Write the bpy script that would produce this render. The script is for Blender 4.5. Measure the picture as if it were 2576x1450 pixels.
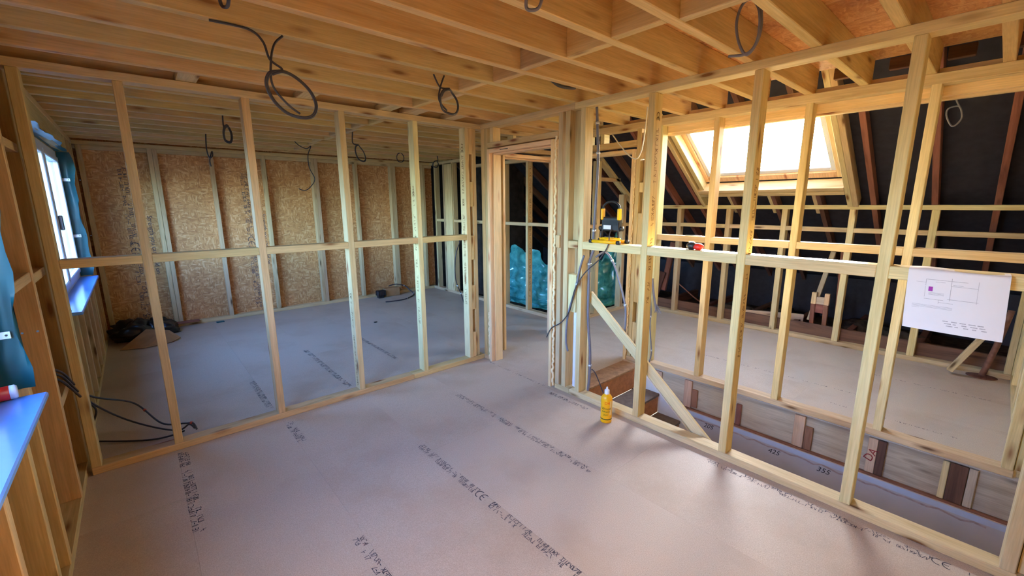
import bpy, math, random
from mathutils import Vector, Matrix, noise as mnoise
random.seed(7)
SC = bpy.context.scene
for o in list(bpy.data.objects):
    bpy.data.objects.remove(o)
COL = SC.collection

# ------------------------------------------------------------------ camera
CAM = Vector((-2.5178, -3.2914, 1.5464))
yaw, pitch, roll = math.radians(48.674), math.radians(-11.223), math.radians(-0.3196)
fwd = Vector((math.cos(pitch)*math.cos(yaw), math.cos(pitch)*math.sin(yaw), math.sin(pitch)))
rgt = Vector((math.sin(yaw), -math.cos(yaw), 0)); upv = rgt.cross(fwd)
r_ = rgt*math.cos(roll)+upv*math.sin(roll); u_ = -rgt*math.sin(roll)+upv*math.cos(roll)
cd = bpy.data.cameras.new('camera'); cam = bpy.data.objects.new('camera', cd); COL.objects.link(cam)
cam.matrix_world = Matrix(((r_.x, u_.x, -fwd.x, CAM.x), (r_.y, u_.y, -fwd.y, CAM.y), (r_.z, u_.z, -fwd.z, CAM.z), (0, 0, 0, 1)))
cd.sensor_fit = 'HORIZONTAL'; cd.sensor_width = 36.0; cd.lens = 1072.85/2576*36.0
cd.clip_start = 0.02; cd.clip_end = 200
SC.camera = cam

# ------------------------------------------------------------------ world, sun, exposure
SUN_DIR = Vector((2.30, 0.72, 0.80)).normalized()          # towards the sun
w = bpy.data.worlds.new('sky'); SC.world = w; w.use_nodes = True
wn = w.node_tree.nodes; wl = w.node_tree.links
bg = wn['Background']
sky = wn.new('ShaderNodeTexSky'); sky.sky_type = 'NISHITA'; sky.sun_disc = False
sky.sun_elevation = math.asin(SUN_DIR.z); sky.sun_rotation = math.atan2(SUN_DIR.x, SUN_DIR.y)
sky.altitude = 50; sky.air_density = 1.0; sky.dust_density = 1.2; sky.ozone_density = 1.5
wl.new(sky.outputs[0], bg.inputs[0]); bg.inputs[1].default_value = 1.0
sl = bpy.data.lights.new('sun', 'SUN'); sl.energy = 18.0; sl.angle = math.radians(2.5); sl.color = (1, .96, .88)
so = bpy.data.objects.new('sun', sl); COL.objects.link(so)
so.rotation_euler = SUN_DIR.to_track_quat('Z', 'Y').to_euler(); so.location = SUN_DIR*12
vs = SC.view_settings; vs.view_transform = 'Standard'; vs.look = 'None'; vs.gamma = 1.0; vs.use_curve_mapping = False
vs.exposure = 3.45
def portal(name, loc, nrm, sx, sy, xaxis):
    l = bpy.data.lights.new(name, 'AREA'); l.shape = 'RECTANGLE'; l.size = sx; l.size_y = sy
    l.cycles.is_portal = True
    o = bpy.data.objects.new(name, l); COL.objects.link(o)
    z = -Vector(nrm).normalized(); x = Vector(xaxis).normalized(); y = z.cross(x)
    o.matrix_world = Matrix(((x.x, y.x, z.x, loc[0]), (x.y, y.y, z.y, loc[1]), (x.z, y.z, z.z, loc[2]), (0, 0, 0, 1)))
try:
    SC.cycles.max_bounces = 14; SC.cycles.diffuse_bounces = 10; SC.cycles.glossy_bounces = 4
    SC.cycles.transmission_bounces = 6; SC.cycles.transparent_max_bounces = 10
    SC.cycles.sample_clamp_indirect = 8.0; SC.cycles.use_denoising = True
    SC.cycles.caustics_reflective = False; SC.cycles.caustics_refractive = False
except Exception:
    pass

# ------------------------------------------------------------------ helpers: objects
WM = {}
def link(name, data, M, parent=None):
    o = bpy.data.objects.new(name, data); COL.objects.link(o)
    WM[o.name] = M.copy()
    if parent is not None:
        o.parent = parent; o.matrix_parent_inverse = Matrix.Identity(4)
        o.matrix_basis = WM[parent.name].inverted() @ M
    else:
        o.matrix_basis = M
    return o
def tag(o, label=None, cat=None, group=None, kind=None):
    if label: o['label'] = label
    if cat: o['category'] = cat
    if group: o['group'] = group
    if kind: o['kind'] = kind
    return o
def empty(name, loc, label, cat, group=None, kind=None):
    o = link(name, None, Matrix.Translation(Vector(loc))); o.empty_display_size = .1
    return tag(o, label, cat, group, kind)
def struct(name, loc, label, cat): return empty(name, loc, label, cat, None, 'structure')
MESHC = {}
def box_mesh(lx, ly, lz, mat, c):
    key = (round(lx, 4), round(ly, 4), round(lz, 4), mat.name, round(c, 4))
    if key in MESHC: return MESHC[key]
    hx, hy, hz = lx/2, ly/2, lz/2
    c = min(c, hx*.45, hy*.45, hz*.45)
    V, F, idx = [], [], {}
    for sx in (-1, 1):
        for sy in (-1, 1):
            for sz in (-1, 1):
                for a in range(3):
                    p = [sx*(hx-c), sy*(hy-c), sz*(hz-c)]
                    p[a] = (sx*hx, sy*hy, sz*hz)[a]
                    idx[(sx, sy, sz, a)] = len(V); V.append(p)
    def add(ids):
        pts = [Vector(V[i]) for i in ids]
        n = (pts[1]-pts[0]).cross(pts[2]-pts[0]); ctr = sum(pts, Vector())/len(pts)
        F.append(ids if n.dot(ctr) > 0 else ids[::-1])
    for s in (-1, 1):
        add([idx[(s, -1, -1, 0)], idx[(s, 1, -1, 0)], idx[(s, 1, 1, 0)], idx[(s, -1, 1, 0)]])
        add([idx[(-1, s, -1, 1)], idx[(1, s, -1, 1)], idx[(1, s, 1, 1)], idx[(-1, s, 1, 1)]])
        add([idx[(-1, -1, s, 2)], idx[(1, -1, s, 2)], idx[(1, 1, s, 2)], idx[(-1, 1, s, 2)]])
        for t in (-1, 1):
            add([idx[(s, t, -1, 0)], idx[(s, t, 1, 0)], idx[(s, t, 1, 1)], idx[(s, t, -1, 1)]])
            add([idx[(s, -1, t, 0)], idx[(s, 1, t, 0)], idx[(s, 1, t, 2)], idx[(s, -1, t, 2)]])
            add([idx[(-1, s, t, 1)], idx[(1, s, t, 1)], idx[(1, s, t, 2)], idx[(-1, s, t, 2)]])
            for q in (-1, 1): add([idx[(s, t, q, 0)], idx[(s, t, q, 1)], idx[(s, t, q, 2)]])
    me = bpy.data.meshes.new('box'); me.from_pydata(V, [], F); me.materials.append(mat); me.update()
    MESHC[key] = me
    return me
def bx(name, parent, mat, x0, x1, y0, y1, z0, z1, c=.003):
    """axis-aligned piece of timber or board; its long side is local X so that the grain follows it"""
    if x0 > x1: x0, x1 = x1, x0
    if y0 > y1: y0, y1 = y1, y0
    lx, ly, lz = x1-x0, y1-y0, z1-z0
    T = Matrix.Translation(((x0+x1)/2, (y0+y1)/2, (z0+z1)/2))
    if lx >= ly and lx >= lz: me, R = box_mesh(lx, ly, lz, mat, c), Matrix.Identity(4)
    elif ly >= lz: me, R = box_mesh(ly, lx, lz, mat, c), Matrix.Rotation(math.pi/2, 4, 'Z')
    else: me, R = box_mesh(lz, ly, lx, mat, c), Matrix.Rotation(-math.pi/2, 4, 'Y')
    return link(name, me, T @ R, parent)
def frame(p0, p1, up=(0, 0, 1)):
    p0, p1 = Vector(p0), Vector(p1); X = (p1-p0).normalized(); Z = Vector(up); Z = (Z-X*Z.dot(X)).normalized(); Y = Z.cross(X)
    m = (p0+p1)/2
    return Matrix(((X.x, Y.x, Z.x, m.x), (X.y, Y.y, Z.y, m.y), (X.z, Y.z, Z.z, m.z), (0, 0, 0, 1))), (p1-p0).length
def beam(name, parent, mat, p0, p1, wd, dp, up=(0, 0, 1), c=.003):
    M, L = frame(p0, p1, up)
    return link(name, box_mesh(L, wd, dp, mat, c), M, parent)
def mesh_obj(name, parent, mat, V, F, loc=(0, 0, 0), smooth=False, M=None):
    me = bpy.data.meshes.new(name); me.from_pydata([tuple(v) for v in V], [], F); me.materials.append(mat); me.update()
    if smooth: me.polygons.foreach_set('use_smooth', [True]*len(me.polygons))
    return link(name, me, M if M is not None else Matrix.Translation(Vector(loc)), parent)
def lathe(profile, n=28):
    V, F = [], []
    for r, z in profile:
        for i in range(n):
            a = 2*math.pi*i/n; V.append((r*math.cos(a), r*math.sin(a), z))
    for j in range(len(profile)-1):
        for i in range(n):
            F.append((j*n+i, j*n+(i+1) % n, (j+1)*n+(i+1) % n, (j+1)*n+i))
    F.append(tuple(range(n))[::-1]); F.append(tuple((len(profile)-1)*n+i for i in range(n)))
    return V, F
def spline(pts, sub=8):
    P = [Vector(p) for p in pts]; out = []
    for i in range(len(P)-1):
        a, b, c, d = P[max(i-1, 0)], P[i], P[i+1], P[min(i+2, len(P)-1)]
        for k in range(sub):
            t = k/sub
            out.append(.5*((2*b)+(-a+c)*t+(2*a-5*b+4*c-d)*t*t+(-a+3*b-3*c+d)*t**3))
    out.append(P[-1]); return out
def tube_geo(pts, r, n=7, sub=8, rf=None):
    P = spline(pts, sub) if sub else [Vector(p) for p in pts]
    V, F = [], []; up = Vector((.31, .2, .93)).normalized()
    for i, p in enumerate(P):
        t = (P[min(i+1, len(P)-1)]-P[max(i-1, 0)]).normalized()
        u = up-t*up.dot(t)
        if u.length < 1e-4: u = Vector((1, 0, 0))-t*t.x
        u.normalize(); up = u; v = t.cross(u); rr = r if rf is None else r*rf(i)
        for k in range(n):
            a = 2*math.pi*k/n; V.append(p+(u*math.cos(a)+v*math.sin(a))*rr)
    for i in range(len(P)-1):
        for k in range(n):
            F.append((i*n+k, i*n+(k+1) % n, (i+1)*n+(k+1) % n, (i+1)*n+k))
    F.append(tuple(range(n))[::-1]); F.append(tuple((len(P)-1)*n+k for k in range(n)))
    return V, F
def tube(name, parent, mat, pts, r, n=7, sub=8, rf=None):
    V, F = tube_geo(pts, r, n, sub, rf); o = Vector(pts[0])
    return mesh_obj(name, parent, mat, [v-o for v in V], F, o, True)
def join_geo(parts):
    V, F = [], []
    for v, f in parts:
        b = len(V); V += list(v); F += [tuple(i+b for i in q) for q in f]
    return V, F

# ------------------------------------------------------------------ helpers: materials
def lin(c):
    return tuple((x/255/12.92 if x/255 <= .04045 else ((x/255+.055)/1.055)**2.4) for x in c)+(1,)
class N:
    def __init__(s, name):
        s.m = bpy.data.materials.new(name); s.m.use_nodes = True; s.t = s.m.node_tree; s.p = s.t.nodes['Principled BSDF']
    def n(s, kind, **kw):
        x = s.t.nodes.new(kind)
        for k, v in kw.items(): setattr(x, k, v)
        return x
    def l(s, a, b): s.t.links.new(a, b)
    def mix(s, a, b, f, mode='MIX'):
        x = s.n('ShaderNodeMix', data_type='RGBA', blend_type=mode)
        for sock, v in ((x.inputs[0], f), (x.inputs[6], a), (x.inputs[7], b)):
            if hasattr(v, 'links'): s.l(v, sock)
            else: sock.default_value = v
        return x.outputs[2]
    def vec(s, scale, offs=True, rot=None):
        tc = s.n('ShaderNodeTexCoord'); src = tc.outputs['Object']
        if offs:
            oi = s.n('ShaderNodeObjectInfo'); mu = s.n('ShaderNodeMath', operation='MULTIPLY'); mu.inputs[1].default_value = 37.0
            s.l(oi.outputs['Random'], mu.inputs[0]); ad = s.n('ShaderNodeVectorMath', operation='ADD')
            s.l(src, ad.inputs[0]); s.l(mu.outputs[0], ad.inputs[1]); src = ad.outputs[0]
        mp = s.n('ShaderNodeMapping'); mp.inputs['Scale'].default_value = scale
        if rot: mp.inputs['Rotation'].default_value = rot
        s.l(src, mp.inputs[0]); return mp.outputs[0]
    def noise(s, v, scale, detail=3, rough=.55, dist=0):
        x = s.n('ShaderNodeTexNoise'); x.inputs['Scale'].default_value = scale; x.inputs['Detail'].default_value = detail
        x.inputs['Roughness'].default_value = rough; x.inputs['Distortion'].default_value = dist
        s.l(v, x.inputs['Vector']); return x.outputs['Fac']
    def ramp(s, f, stops):
        x = s.n('ShaderNodeValToRGB'); e = x.color_ramp.elements
        while len(e) < len(stops): e.new(.5)
        for i, (p, c) in enumerate(stops): e[i].position = p; e[i].color = c
        s.l(f, x.inputs[0]); return x.outputs[0]
    def vary(s, col, amt=.1, hue=.012):
        oi = s.n('ShaderNodeObjectInfo'); h = s.n('ShaderNodeHueSaturation')
        mr = s.n('ShaderNodeMapRange'); mr.inputs[3].default_value = 1-amt; mr.inputs[4].default_value = 1+amt*.6
        s.l(oi.outputs['Random'], mr.inputs[0]); s.l(mr.outputs[0], h.inputs['Value'])
        m2 = s.n('ShaderNodeMath', operation='MULTIPLY'); m2.inputs[1].default_value = 7.13; s.l(oi.outputs['Random'], m2.inputs[0])
        fr = s.n('ShaderNodeMath', operation='FRACT'); s.l(m2.outputs[0], fr.inputs[0])
        m3 = s.n('ShaderNodeMapRange'); m3.inputs[3].default_value = .5-hue; m3.inputs[4].default_value = .5+hue
        s.l(fr.outputs[0], m3.inputs[0]); s.l(m3.outputs[0], h.inputs['Hue']); s.l(col, h.inputs['Color']); return h.outputs[0]
    def bump(s, h, strength=.15, dist=.002):
        b = s.n('ShaderNodeBump'); b.inputs['Strength'].default_value = strength; b.inputs['Distance'].default_value = dist
        s.l(h, b.inputs['Height']); s.l(b.outputs[0], s.p.inputs['Normal'])
    def done(s, col, rough=.6, spec=.3, metal=0):
        if hasattr(col, 'links'): s.l(col, s.p.inputs['Base Color'])
        else: s.p.inputs['Base Color'].default_value = col
        s.p.inputs['Roughness'].default_value = rough; s.p.inputs['Specular IOR Level'].default_value = spec
        s.p.inputs['Metallic'].default_value = metal; return s.m
def wood(name, light, dark, knotc, rough=.62, amt=.12, knot=1.0, gs=1.0, hue=.012):
    s = N(name); v = s.vec((1.3*gs, 17, 17)); g = s.noise(v, 1.0, 5, .6, .7)
    col = s.ramp(g, [(.28, lin(dark)), (.52, lin(light)), (.75, lin([min(255, x*1.05) for x in light]))])
    fine = s.noise(s.vec((7, 170, 170)), 1.0, 2)
    col = s.mix(col, s.ramp(fine, [(.3, (.72, .72, .72, 1)), (.7, (1.08, 1.08, 1.08, 1))]), .55, 'MULTIPLY')
    vo = s.n('ShaderNodeTexVoronoi'); vo.inputs['Scale'].default_value = 1.0; vo.inputs['Randomness'].default_value = 1.0
    s.l(s.vec((2.6, 11, 11)), vo.inputs['Vector'])
    k = s.ramp(vo.outputs['Distance'], [(.07, (1, 1, 1, 1)), (.13, (.45, .45, .45, 1)), (.22, (0, 0, 0, 1))])
    km = s.n('ShaderNodeMath', operation='MULTIPLY'); km.inputs[1].default_value = knot; s.l(k, km.inputs[0])
    col = s.mix(col, lin(knotc), km.outputs[0])
    col = s.vary(col, amt, hue); s.bump(fine, .12, .001)
    return s.done(col, rough, .3)
def plain(name, c, rough=.5, spec=.4, metal=0, var=.06, ns=30):
    s = N(name); f = s.noise(s.vec((1, 1, 1)), ns, 3)
    a = lin(c); lo = tuple(x*(1-var) for x in a[:3])+(1,); hi = tuple(min(1, x*(1+var)) for x in a[:3])+(1,)
    return s.done(s.ramp(f, [(.3, lo), (.7, hi)]), rough, spec, metal)
def osb(name, cols, amt=.08):
    s = N(name)
    wob = s.n('ShaderNodeTexNoise'); wob.inputs['Scale'].default_value = 5; wob.inputs['Detail'].default_value = 1
    base = s.vec((1, 1, 1)); s.l(base, wob.inputs['Vector'])
    def layer(scale, rot, k):
        mp = s.n('ShaderNodeMapping'); mp.inputs['Scale'].default_value = scale; mp.inputs['Rotation'].default_value = rot
        ad = s.n('ShaderNodeVectorMath', operation='ADD'); sc = s.n('ShaderNodeVectorMath', operation='SCALE'); sc.inputs['Scale'].default_value = .06
        s.l(wob.outputs['Color'], sc.inputs[0]); s.l(base, ad.inputs[0]); s.l(sc.outputs[0], ad.inputs[1]); s.l(ad.outputs[0], mp.inputs[0])
        vo = s.n('ShaderNodeTexVoronoi'); vo.inputs['Scale'].default_value = k; s.l(mp.outputs[0], vo.inputs['Vector'])
        sp = s.n('ShaderNodeSeparateColor'); s.l(vo.outputs['Color'], sp.inputs[0]); return sp.outputs[0], vo.outputs['Distance']
    a, da = layer((1, 3.6, 3.6), (.5, .5, .5), 24); b, db = layer((3.6, 1, 1), (.2, -.4, .3), 21)
    m = s.noise(base, 11, 2)
    st = [(0, lin(cols[0])), (.35, lin(cols[1])), (.7, lin(cols[2])), (1, lin(cols[3]))]
    ms = s.ramp(m, [(.47, (0, 0, 0, 1)), (.53, (1, 1, 1, 1))])
    col = s.mix(s.ramp(a, st), s.ramp(b, st), ms)
    fine = s.noise(s.vec((1, 1, 1)), 160, 2)
    col = s.mix(col, s.ramp(fine, [(.3, (.8, .8, .8, 1)), (.7, (1.08, 1.08, 1.08, 1))]), .6, 'MULTIPLY')
    blot = s.noise(base, 1.6, 2); col = s.mix(col, s.ramp(blot, [(.3, (.82, .80, .78, 1)), (.7, (1.05, 1.05, 1.05, 1))]), .8, 'MULTIPLY')
    s.bump(a, .25, .001); return s.done(s.vary(col, amt), .55, .35)
def chip(name, c0, c1, stain):
    s = N(name); f = s.noise(s.vec((1, 1, 1)), 230, 2, .7); col = s.ramp(f, [(.25, lin(c0)), (.75, lin(c1))])
    m = s.noise(s.vec((1, 1, 1)), 2.2, 5, .6); col = s.mix(col, lin(stain), s.ramp(m, [(.48, (0, 0, 0, 1)), (.78, (.55, .55, .55, 1))]))
    d = s.noise(s.vec((1.5, 5, 1)), 3.5, 6, .7, 1.5); col = s.mix(col, lin((214, 208, 205)), s.ramp(d, [(.66, (0, 0, 0, 1)), (.82, (.4, .4, .4, 1))]))
    sc = s.noise(s.vec((60, 3, 1)), 1.3, 2, .5, 2.0); col = s.mix(col, lin((205, 200, 198)), s.ramp(sc, [(.74, (0, 0, 0, 1)), (.80, (.35, .35, .35, 1))]))
    s.bump(f, .05, .0006); return s.done(s.vary(col, .015, .002), .5, .3)
MT = {}
MT['stud'] = wood('timber_stud', (218, 190, 136), (199, 165, 106), (132, 82, 42), .6, .12)
MT['pale'] = wood('timber_pale', (224, 205, 152), (206, 181, 122), (140, 92, 50), .6, .10)
MT['green'] = wood('timber_treated', (208, 182, 138), (186, 155, 108), (110, 82, 48), .65, .14)
MT['joist'] = wood('timber_joist', (213, 184, 130), (198, 162, 105), (120, 70, 34), .6, .10, .8)
MT['plate'] = wood('timber_plate', (219, 195, 146), (202, 172, 120), (128, 84, 46), .6, .08)
MT['lining'] = wood('pine_lining', (236, 198, 150), (228, 184, 130), (176, 96, 58), .42, .05, .9)
MT['old'] = wood('timber_old', (112, 78, 62), (84, 56, 46), (50, 32, 26), .75, .2, .5)
MT['brownold'] = wood('timber_brown', (150, 100, 80), (118, 74, 58), (60, 36, 26), .75, .15, .5)
MT['rim'] = wood('timber_weathered', (200, 178, 152), (172, 148, 124), (96, 72, 54), .75, .12, .6)
MT['pinkwood'] = wood('timber_pinkish', (206, 168, 140), (186, 144, 114), (140, 92, 66), .7, .08, .4)
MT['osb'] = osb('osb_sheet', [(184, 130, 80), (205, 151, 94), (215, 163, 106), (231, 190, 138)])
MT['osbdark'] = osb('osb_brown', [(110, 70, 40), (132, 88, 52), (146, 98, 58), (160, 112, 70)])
MT['deck'] = osb('deck_sheet', [(196, 140, 86), (212, 158, 100), (220, 168, 110), (230, 182, 126)])
MT['chip'] = chip('chipboard_floor', (178, 158, 138), (212, 195, 174), (168, 142, 116))
MT['felt'] = plain('roofing_felt', (46, 43, 50), .7, .3, 0, .25, 14)
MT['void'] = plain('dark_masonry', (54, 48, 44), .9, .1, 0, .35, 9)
MT['plaster'] = plain('plasterboard', (186, 182, 188), .85, .2, 0, .05, 6)
MT['plasteredge'] = plain('torn_paper_edge', (168, 150, 150), .9, .1, 0, .2, 30)
MT['bluepaper'] = plain('blue_paper_edge', (182, 194, 218), .8, .2, 0, .06, 9)
MT['white'] = plain('white_plastic', (228, 230, 234), .3, .5, 0, .02)
MT['sill'] = plain('skylight_tinted_sill', (112, 164, 236), .2, .5, 0, .02)  # white sill with the blue skylight put into its base colour
MT['upvc'] = plain('window_profile', (224, 228, 234), .3, .5, 0, .02)
MT['teal'] = plain('teal_membrane', (5, 84, 92), .38, .5, 0, .22, 7)
MT['strap'] = plain('galvanised_strap', (200, 204, 206), .35, .5, .6, .05)
MT['cable'] = plain('black_cable', (58, 54, 60), .45, .4, 0, .1)
MT['gcable'] = plain('grey_cable', (112, 110, 120), .45, .4, 0, .1)
MT['wcable'] = plain('white_cable', (200, 196, 186), .5, .4, 0, .1)
MT['orange'] = plain('red_tape', (190, 84, 60), .6, .3, 0, .1)
MT['foam'] = plain('foam_filler', (236, 214, 168), .9, .1, 0, .12, 60)
MT['yellow'] = plain('yellow_plastic', (248, 182, 8), .38, .5, 0, .03)
MT['black'] = plain('black_plastic', (34, 33, 36), .42, .5, 0, .1)
MT['grey'] = plain('grey_metal', (128, 130, 134), .35, .5, .7, .05)
MT['red'] = plain('red_plastic', (214, 44, 34), .4, .5, 0, .05)
MT['paper'] = plain('paper_sheet', (226, 222, 226), .8, .2, 0, .02, 4)
MT['ink'] = plain('black_ink', (58, 56, 62), .7, .2, 0, .3, 200)
MT['inkfaint'] = plain('faint_ink', (176, 172, 178), .8, .2, 0, .2, 120)
MT['inkblue'] = plain('stamp_ink', (78, 74, 82), .7, .2, 0, .3, 200)
MT['stampwood'] = plain('timber_stamp', (142, 112, 76), .7, .2, 0, .3, 200)
MT['inkred'] = plain('red_marker', (140, 48, 44), .7, .2, 0, .2, 200)
MT['purple'] = plain('purple_print', (158, 66, 166), .7, .2, 0, .1)
MT['redprint'] = plain('red_print', (236, 84, 20), .5, .3, 0, .05)
MT['greenprint'] = plain('green_print', (52, 74, 36), .5, .3, 0, .05)
MT['cream'] = plain('cream_label', (244, 214, 140), .5, .3, 0, .04)
MT['tread'] = plain('brown_stair_board', (160, 124, 92), .7, .25, 0, .25, 22)
MT['riser'] = plain('hardboard_riser', (178, 120, 80), .6, .3, 0, .2, 30)
MT['tread2'] = plain('dusty_tread', (112, 100, 92), .7, .25, 0, .2, 26)
MT['card'] = plain('cardboard', (168, 128, 88), .8, .2, 0, .1, 12)
MT['bag'] = plain('black_sack', (30, 28, 32), .3, .5, 0, .2, 12)
MT['copper'] = plain('copper_pipe', (176, 106, 78), .4, .5, .8, .15, 20)
MT['rust'] = plain('rusty_pipe', (138, 98, 80), .7, .3, .3, .25, 30)
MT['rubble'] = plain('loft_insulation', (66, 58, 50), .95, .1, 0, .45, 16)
def glass_mat(name, c0, c1):
    s = N(name); nt = s.t; out = nt.nodes['Material Output']
    tr = s.n('ShaderNodeBsdfTransparent'); gl = s.n('ShaderNodeBsdfGlossy'); gl.inputs['Roughness'].default_value = .02
    lw = s.n('ShaderNodeLayerWeight'); lw.inputs[0].default_value = .12
    nz = s.n('ShaderNodeTexNoise'); nz.inputs['Scale'].default_value = 3
    rp = s.ramp(nz.outputs['Fac'], [(.3, c0), (.7, c1)]); s.l(rp, tr.inputs[0])
    mx = s.n('ShaderNodeMixShader'); s.l(lw.outputs['Facing'], mx.inputs[0]); s.l(tr.outputs[0], mx.inputs[1]); s.l(gl.outputs[0], mx.inputs[2])
    s.l(mx.outputs[0], out.inputs[0]); return s.m
def film_mat():
    s = N('teal_plastic_film'); nt = s.t; out = nt.nodes['Material Output']
    f = s.noise(s.vec((1, 1, 1), False), 9, 4); col = s.ramp(f, [(.3, lin((38, 140, 142))), (.7, lin((104, 206, 204)))])
    s.l(col, s.p.inputs['Base Color']); s.p.inputs['Roughness'].default_value = .12; s.p.inputs['Specular IOR Level'].default_value = .9
    tl = s.n('ShaderNodeBsdfTranslucent'); s.l(col, tl.inputs[0])
    mx = s.n('ShaderNodeMixShader'); mx.inputs[0].default_value = .3; s.l(s.p.outputs[0], mx.inputs[1]); s.l(tl.outputs[0], mx.inputs[2])
    tr = s.n('ShaderNodeBsdfTransparent'); tr.inputs[0].default_value = (.45, .9, .88, 1)
    m2 = s.n('ShaderNodeMixShader'); m2.inputs[0].default_value = .12; s.l(mx.outputs[0], m2.inputs[1]); s.l(tr.outputs[0], m2.inputs[2])
    s.l(m2.outputs[0], out.inputs[0]); return s.m
MT['glass'] = glass_mat('window_glass', (.92, .95, .97, 1), (.97, .98, .99, 1)); MT['tintglass'] = glass_mat('daylight_tinting_glass', (.60, .73, .90, 1), (.66, .78, .95, 1)); MT['film'] = film_mat()  # outside panes: blue tint added to dim and cool the incoming daylight

# ------------------------------------------------------------------ print helpers
def text_mesh(body, size, mat, shear=0, ext=.0003):
    cu = bpy.data.curves.new('lettering', 'FONT'); cu.body = body; cu.size = size; cu.extrude = ext; cu.shear = shear
    cu.align_x = 'CENTER'; cu.align_y = 'CENTER'; cu.resolution_u = 3
    ob = bpy.data.objects.new('lettering', cu); me = bpy.data.meshes.new_from_object(ob)
    bpy.data.objects.remove(ob); bpy.data.curves.remove(cu)
    me.materials.clear(); me.materials.append(mat); return me
def axes(o, X, Y):
    X, Y = Vector(X).normalized(), Vector(Y).normalized(); Z = X.cross(Y); o = Vector(o)
    return Matrix(((X.x, Y.x, Z.x, o.x), (X.y, Y.y, Z.y, o.y), (X.z, Y.z, Z.z, o.z), (0, 0, 0, 1)))
def glyphs(length, rows, h, seed, ce=None, gap=.15):
    """worn, unreadable stamped print: strokes of letter-like marks along local X, starting at 0"""
    rnd = random.Random(seed); V, F = [], []
    segs = [(0, 0, 0, 1), (0, 1, 1, 1), (1, 0, 1, 1), (0, 0, 1, 0), (0, .5, 1, .5), (0, 0, 1, 1), (.5, 0, .5, 1), (0, 1, 1, 0)]
    def stroke(x0, y0, x1, y1, t):
        a, b = Vector((x0, y0, 0)), Vector((x1, y1, 0)); d = (b-a)
        if d.length < 1e-5: return
        n = Vector((-d.y, d.x, 0)).normalized()*t/2; d = d.normalized()*t/2; k = len(V)
        V.extend([a-d-n, b+d-n, b+d+n, a-d+n]); F.append((k, k+1, k+2, k+3))
    for r in range(rows):
        x = rnd.random()*h; wlen = rnd.randint(3, 9); y0 = -rows*h*.6+r*h*1.2+h*.1
        while x < length:
            if ce and ce[0] < x < ce[1]: x += h*.5; continue
            if wlen == 0:
                x += h*rnd.choice((.6, .8, 1.6, 2.6)); wlen = rnd.randint(2, 10); continue
            wlen -= 1; hh = h*rnd.uniform(.85, 1.0)
            for sg in rnd.sample(segs, rnd.randint(3, 4)):
                if rnd.random() < gap: continue
                stroke(x+sg[0]*h*.5, y0+sg[1]*hh, x+sg[2]*h*.5, y0+sg[3]*hh, h*.13)
            x += h*.72
    if ce:
        R = h*rows*.55
        for cx, e in ((ce[0]+R, 0), (ce[0]+R*2.6, 1)):
            for i in range(8):
                a0, a1 = math.radians(80+i*25), math.radians(80+(i+1)*25)
                stroke(cx+R*math.cos(a0), R*math.sin(a0), cx+R*math.cos(a1), R*math.sin(a1), h*.2)
            if e: stroke(cx-R, 0, cx-R*.1, 0, h*.2)
    return V, F

# ================================================================== STRUCTURE
XL, XB, YE, YD = -2.905, 0.0, -3.54, 3.57           # left wall face, stair wall face, right wall face, far wall face
ZT0, ZT1 = 2.215, 2.26                               # top plate
JD = .165; ZDK = ZT1+JD                              # joist depth, deck underside
T = .045; DP = .09
# ---- floor of chipboard sheets
floor = struct('floor', (0, 0, -.022), 'grey brown chipboard sheet floor with printed seams through all rooms', 'floor')
strips = [-2.95, -2.495, -1.885, -1.275, -.66, -.05, .55, 1.15, 1.75, 2.34, 2.95, 3.25]
regions = [(-2.95, .09, YE-.06, 3.66), (.09, 1.06, -1.16, 3.66), (1.06, 1.66, YE-.06, 3.66), (1.66, 3.20, YE-.06, .36)]
PANELS = []
for rx0, rx1, ry0, ry1 in regions:
    for i in range(len(strips)-1):
        a, b = max(strips[i], rx0), min(strips[i+1], rx1)
        if b-a < .02: continue
        off = (-3.0, -1.7, -2.4, -3.5, -2.0)[i % 5]; ys = [ry0]+[off+2.4*k for k in range(4) if ry0+.1 < off+2.4*k < ry1-.1]+[ry1]
        for y0, y1 in zip(ys[:-1], ys[1:]):
            g = .0002
            o = bx('floor_panel', floor, MT['chip'], a+g, b-g, y0+g, y1-g, -.022, 0, .0002); PANELS.append((a, b, y0, y1, o))
def panel_at(x, y):
    for a, b, y0, y1, o in PANELS:
        if a <= x <= b and y0 <= y <= y1: return o
    return PANELS[0][4]
prints = [(-.69, -.52, -1.90, 2, .026, None), (-1.30, -.99, -2.60, 2, .028, (.62, .74)), (-1.915, -1.48, -2.30, 2, .028, None),
          (-2.47, -.05, -.94, 2, .03, None), (-1.86, -.08, -.41, 2, .03, None), (-.075, -2.30, -3.42, 2, .024, (1.0, 1.1)),
          (-1.905, .93, .24, 2, .026, None), (-1.295, 1.49, .23, 2, .026, None), (-.68, 1.62, .60, 2, .022, None),
          (-.035, -.13, -.90, 1, .022, None), (-.10, -1.0, -1.40, 2, .02, None), (1.735, -1.40, -2.75, 1, .022, None), (2.36, -2.6, -3.45, 1, .022, None), (1.40, -2.6, -3.3, 1, .02, None)]
for i, (x, y0, y1, rows, h, ce) in enumerate(prints):
    h *= .78; V, F = glyphs(y0-y1, rows, h, 40+i, ce, .42 if rows == 2 else .6)
    mesh_obj('printed_text', panel_at(x, (y0+y1)/2), MT['inkblue'], V, F, M=axes((x, y0, .0006), (0, -1, 0), (1, 0, 0)))
rnd = random.Random(3)
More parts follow.
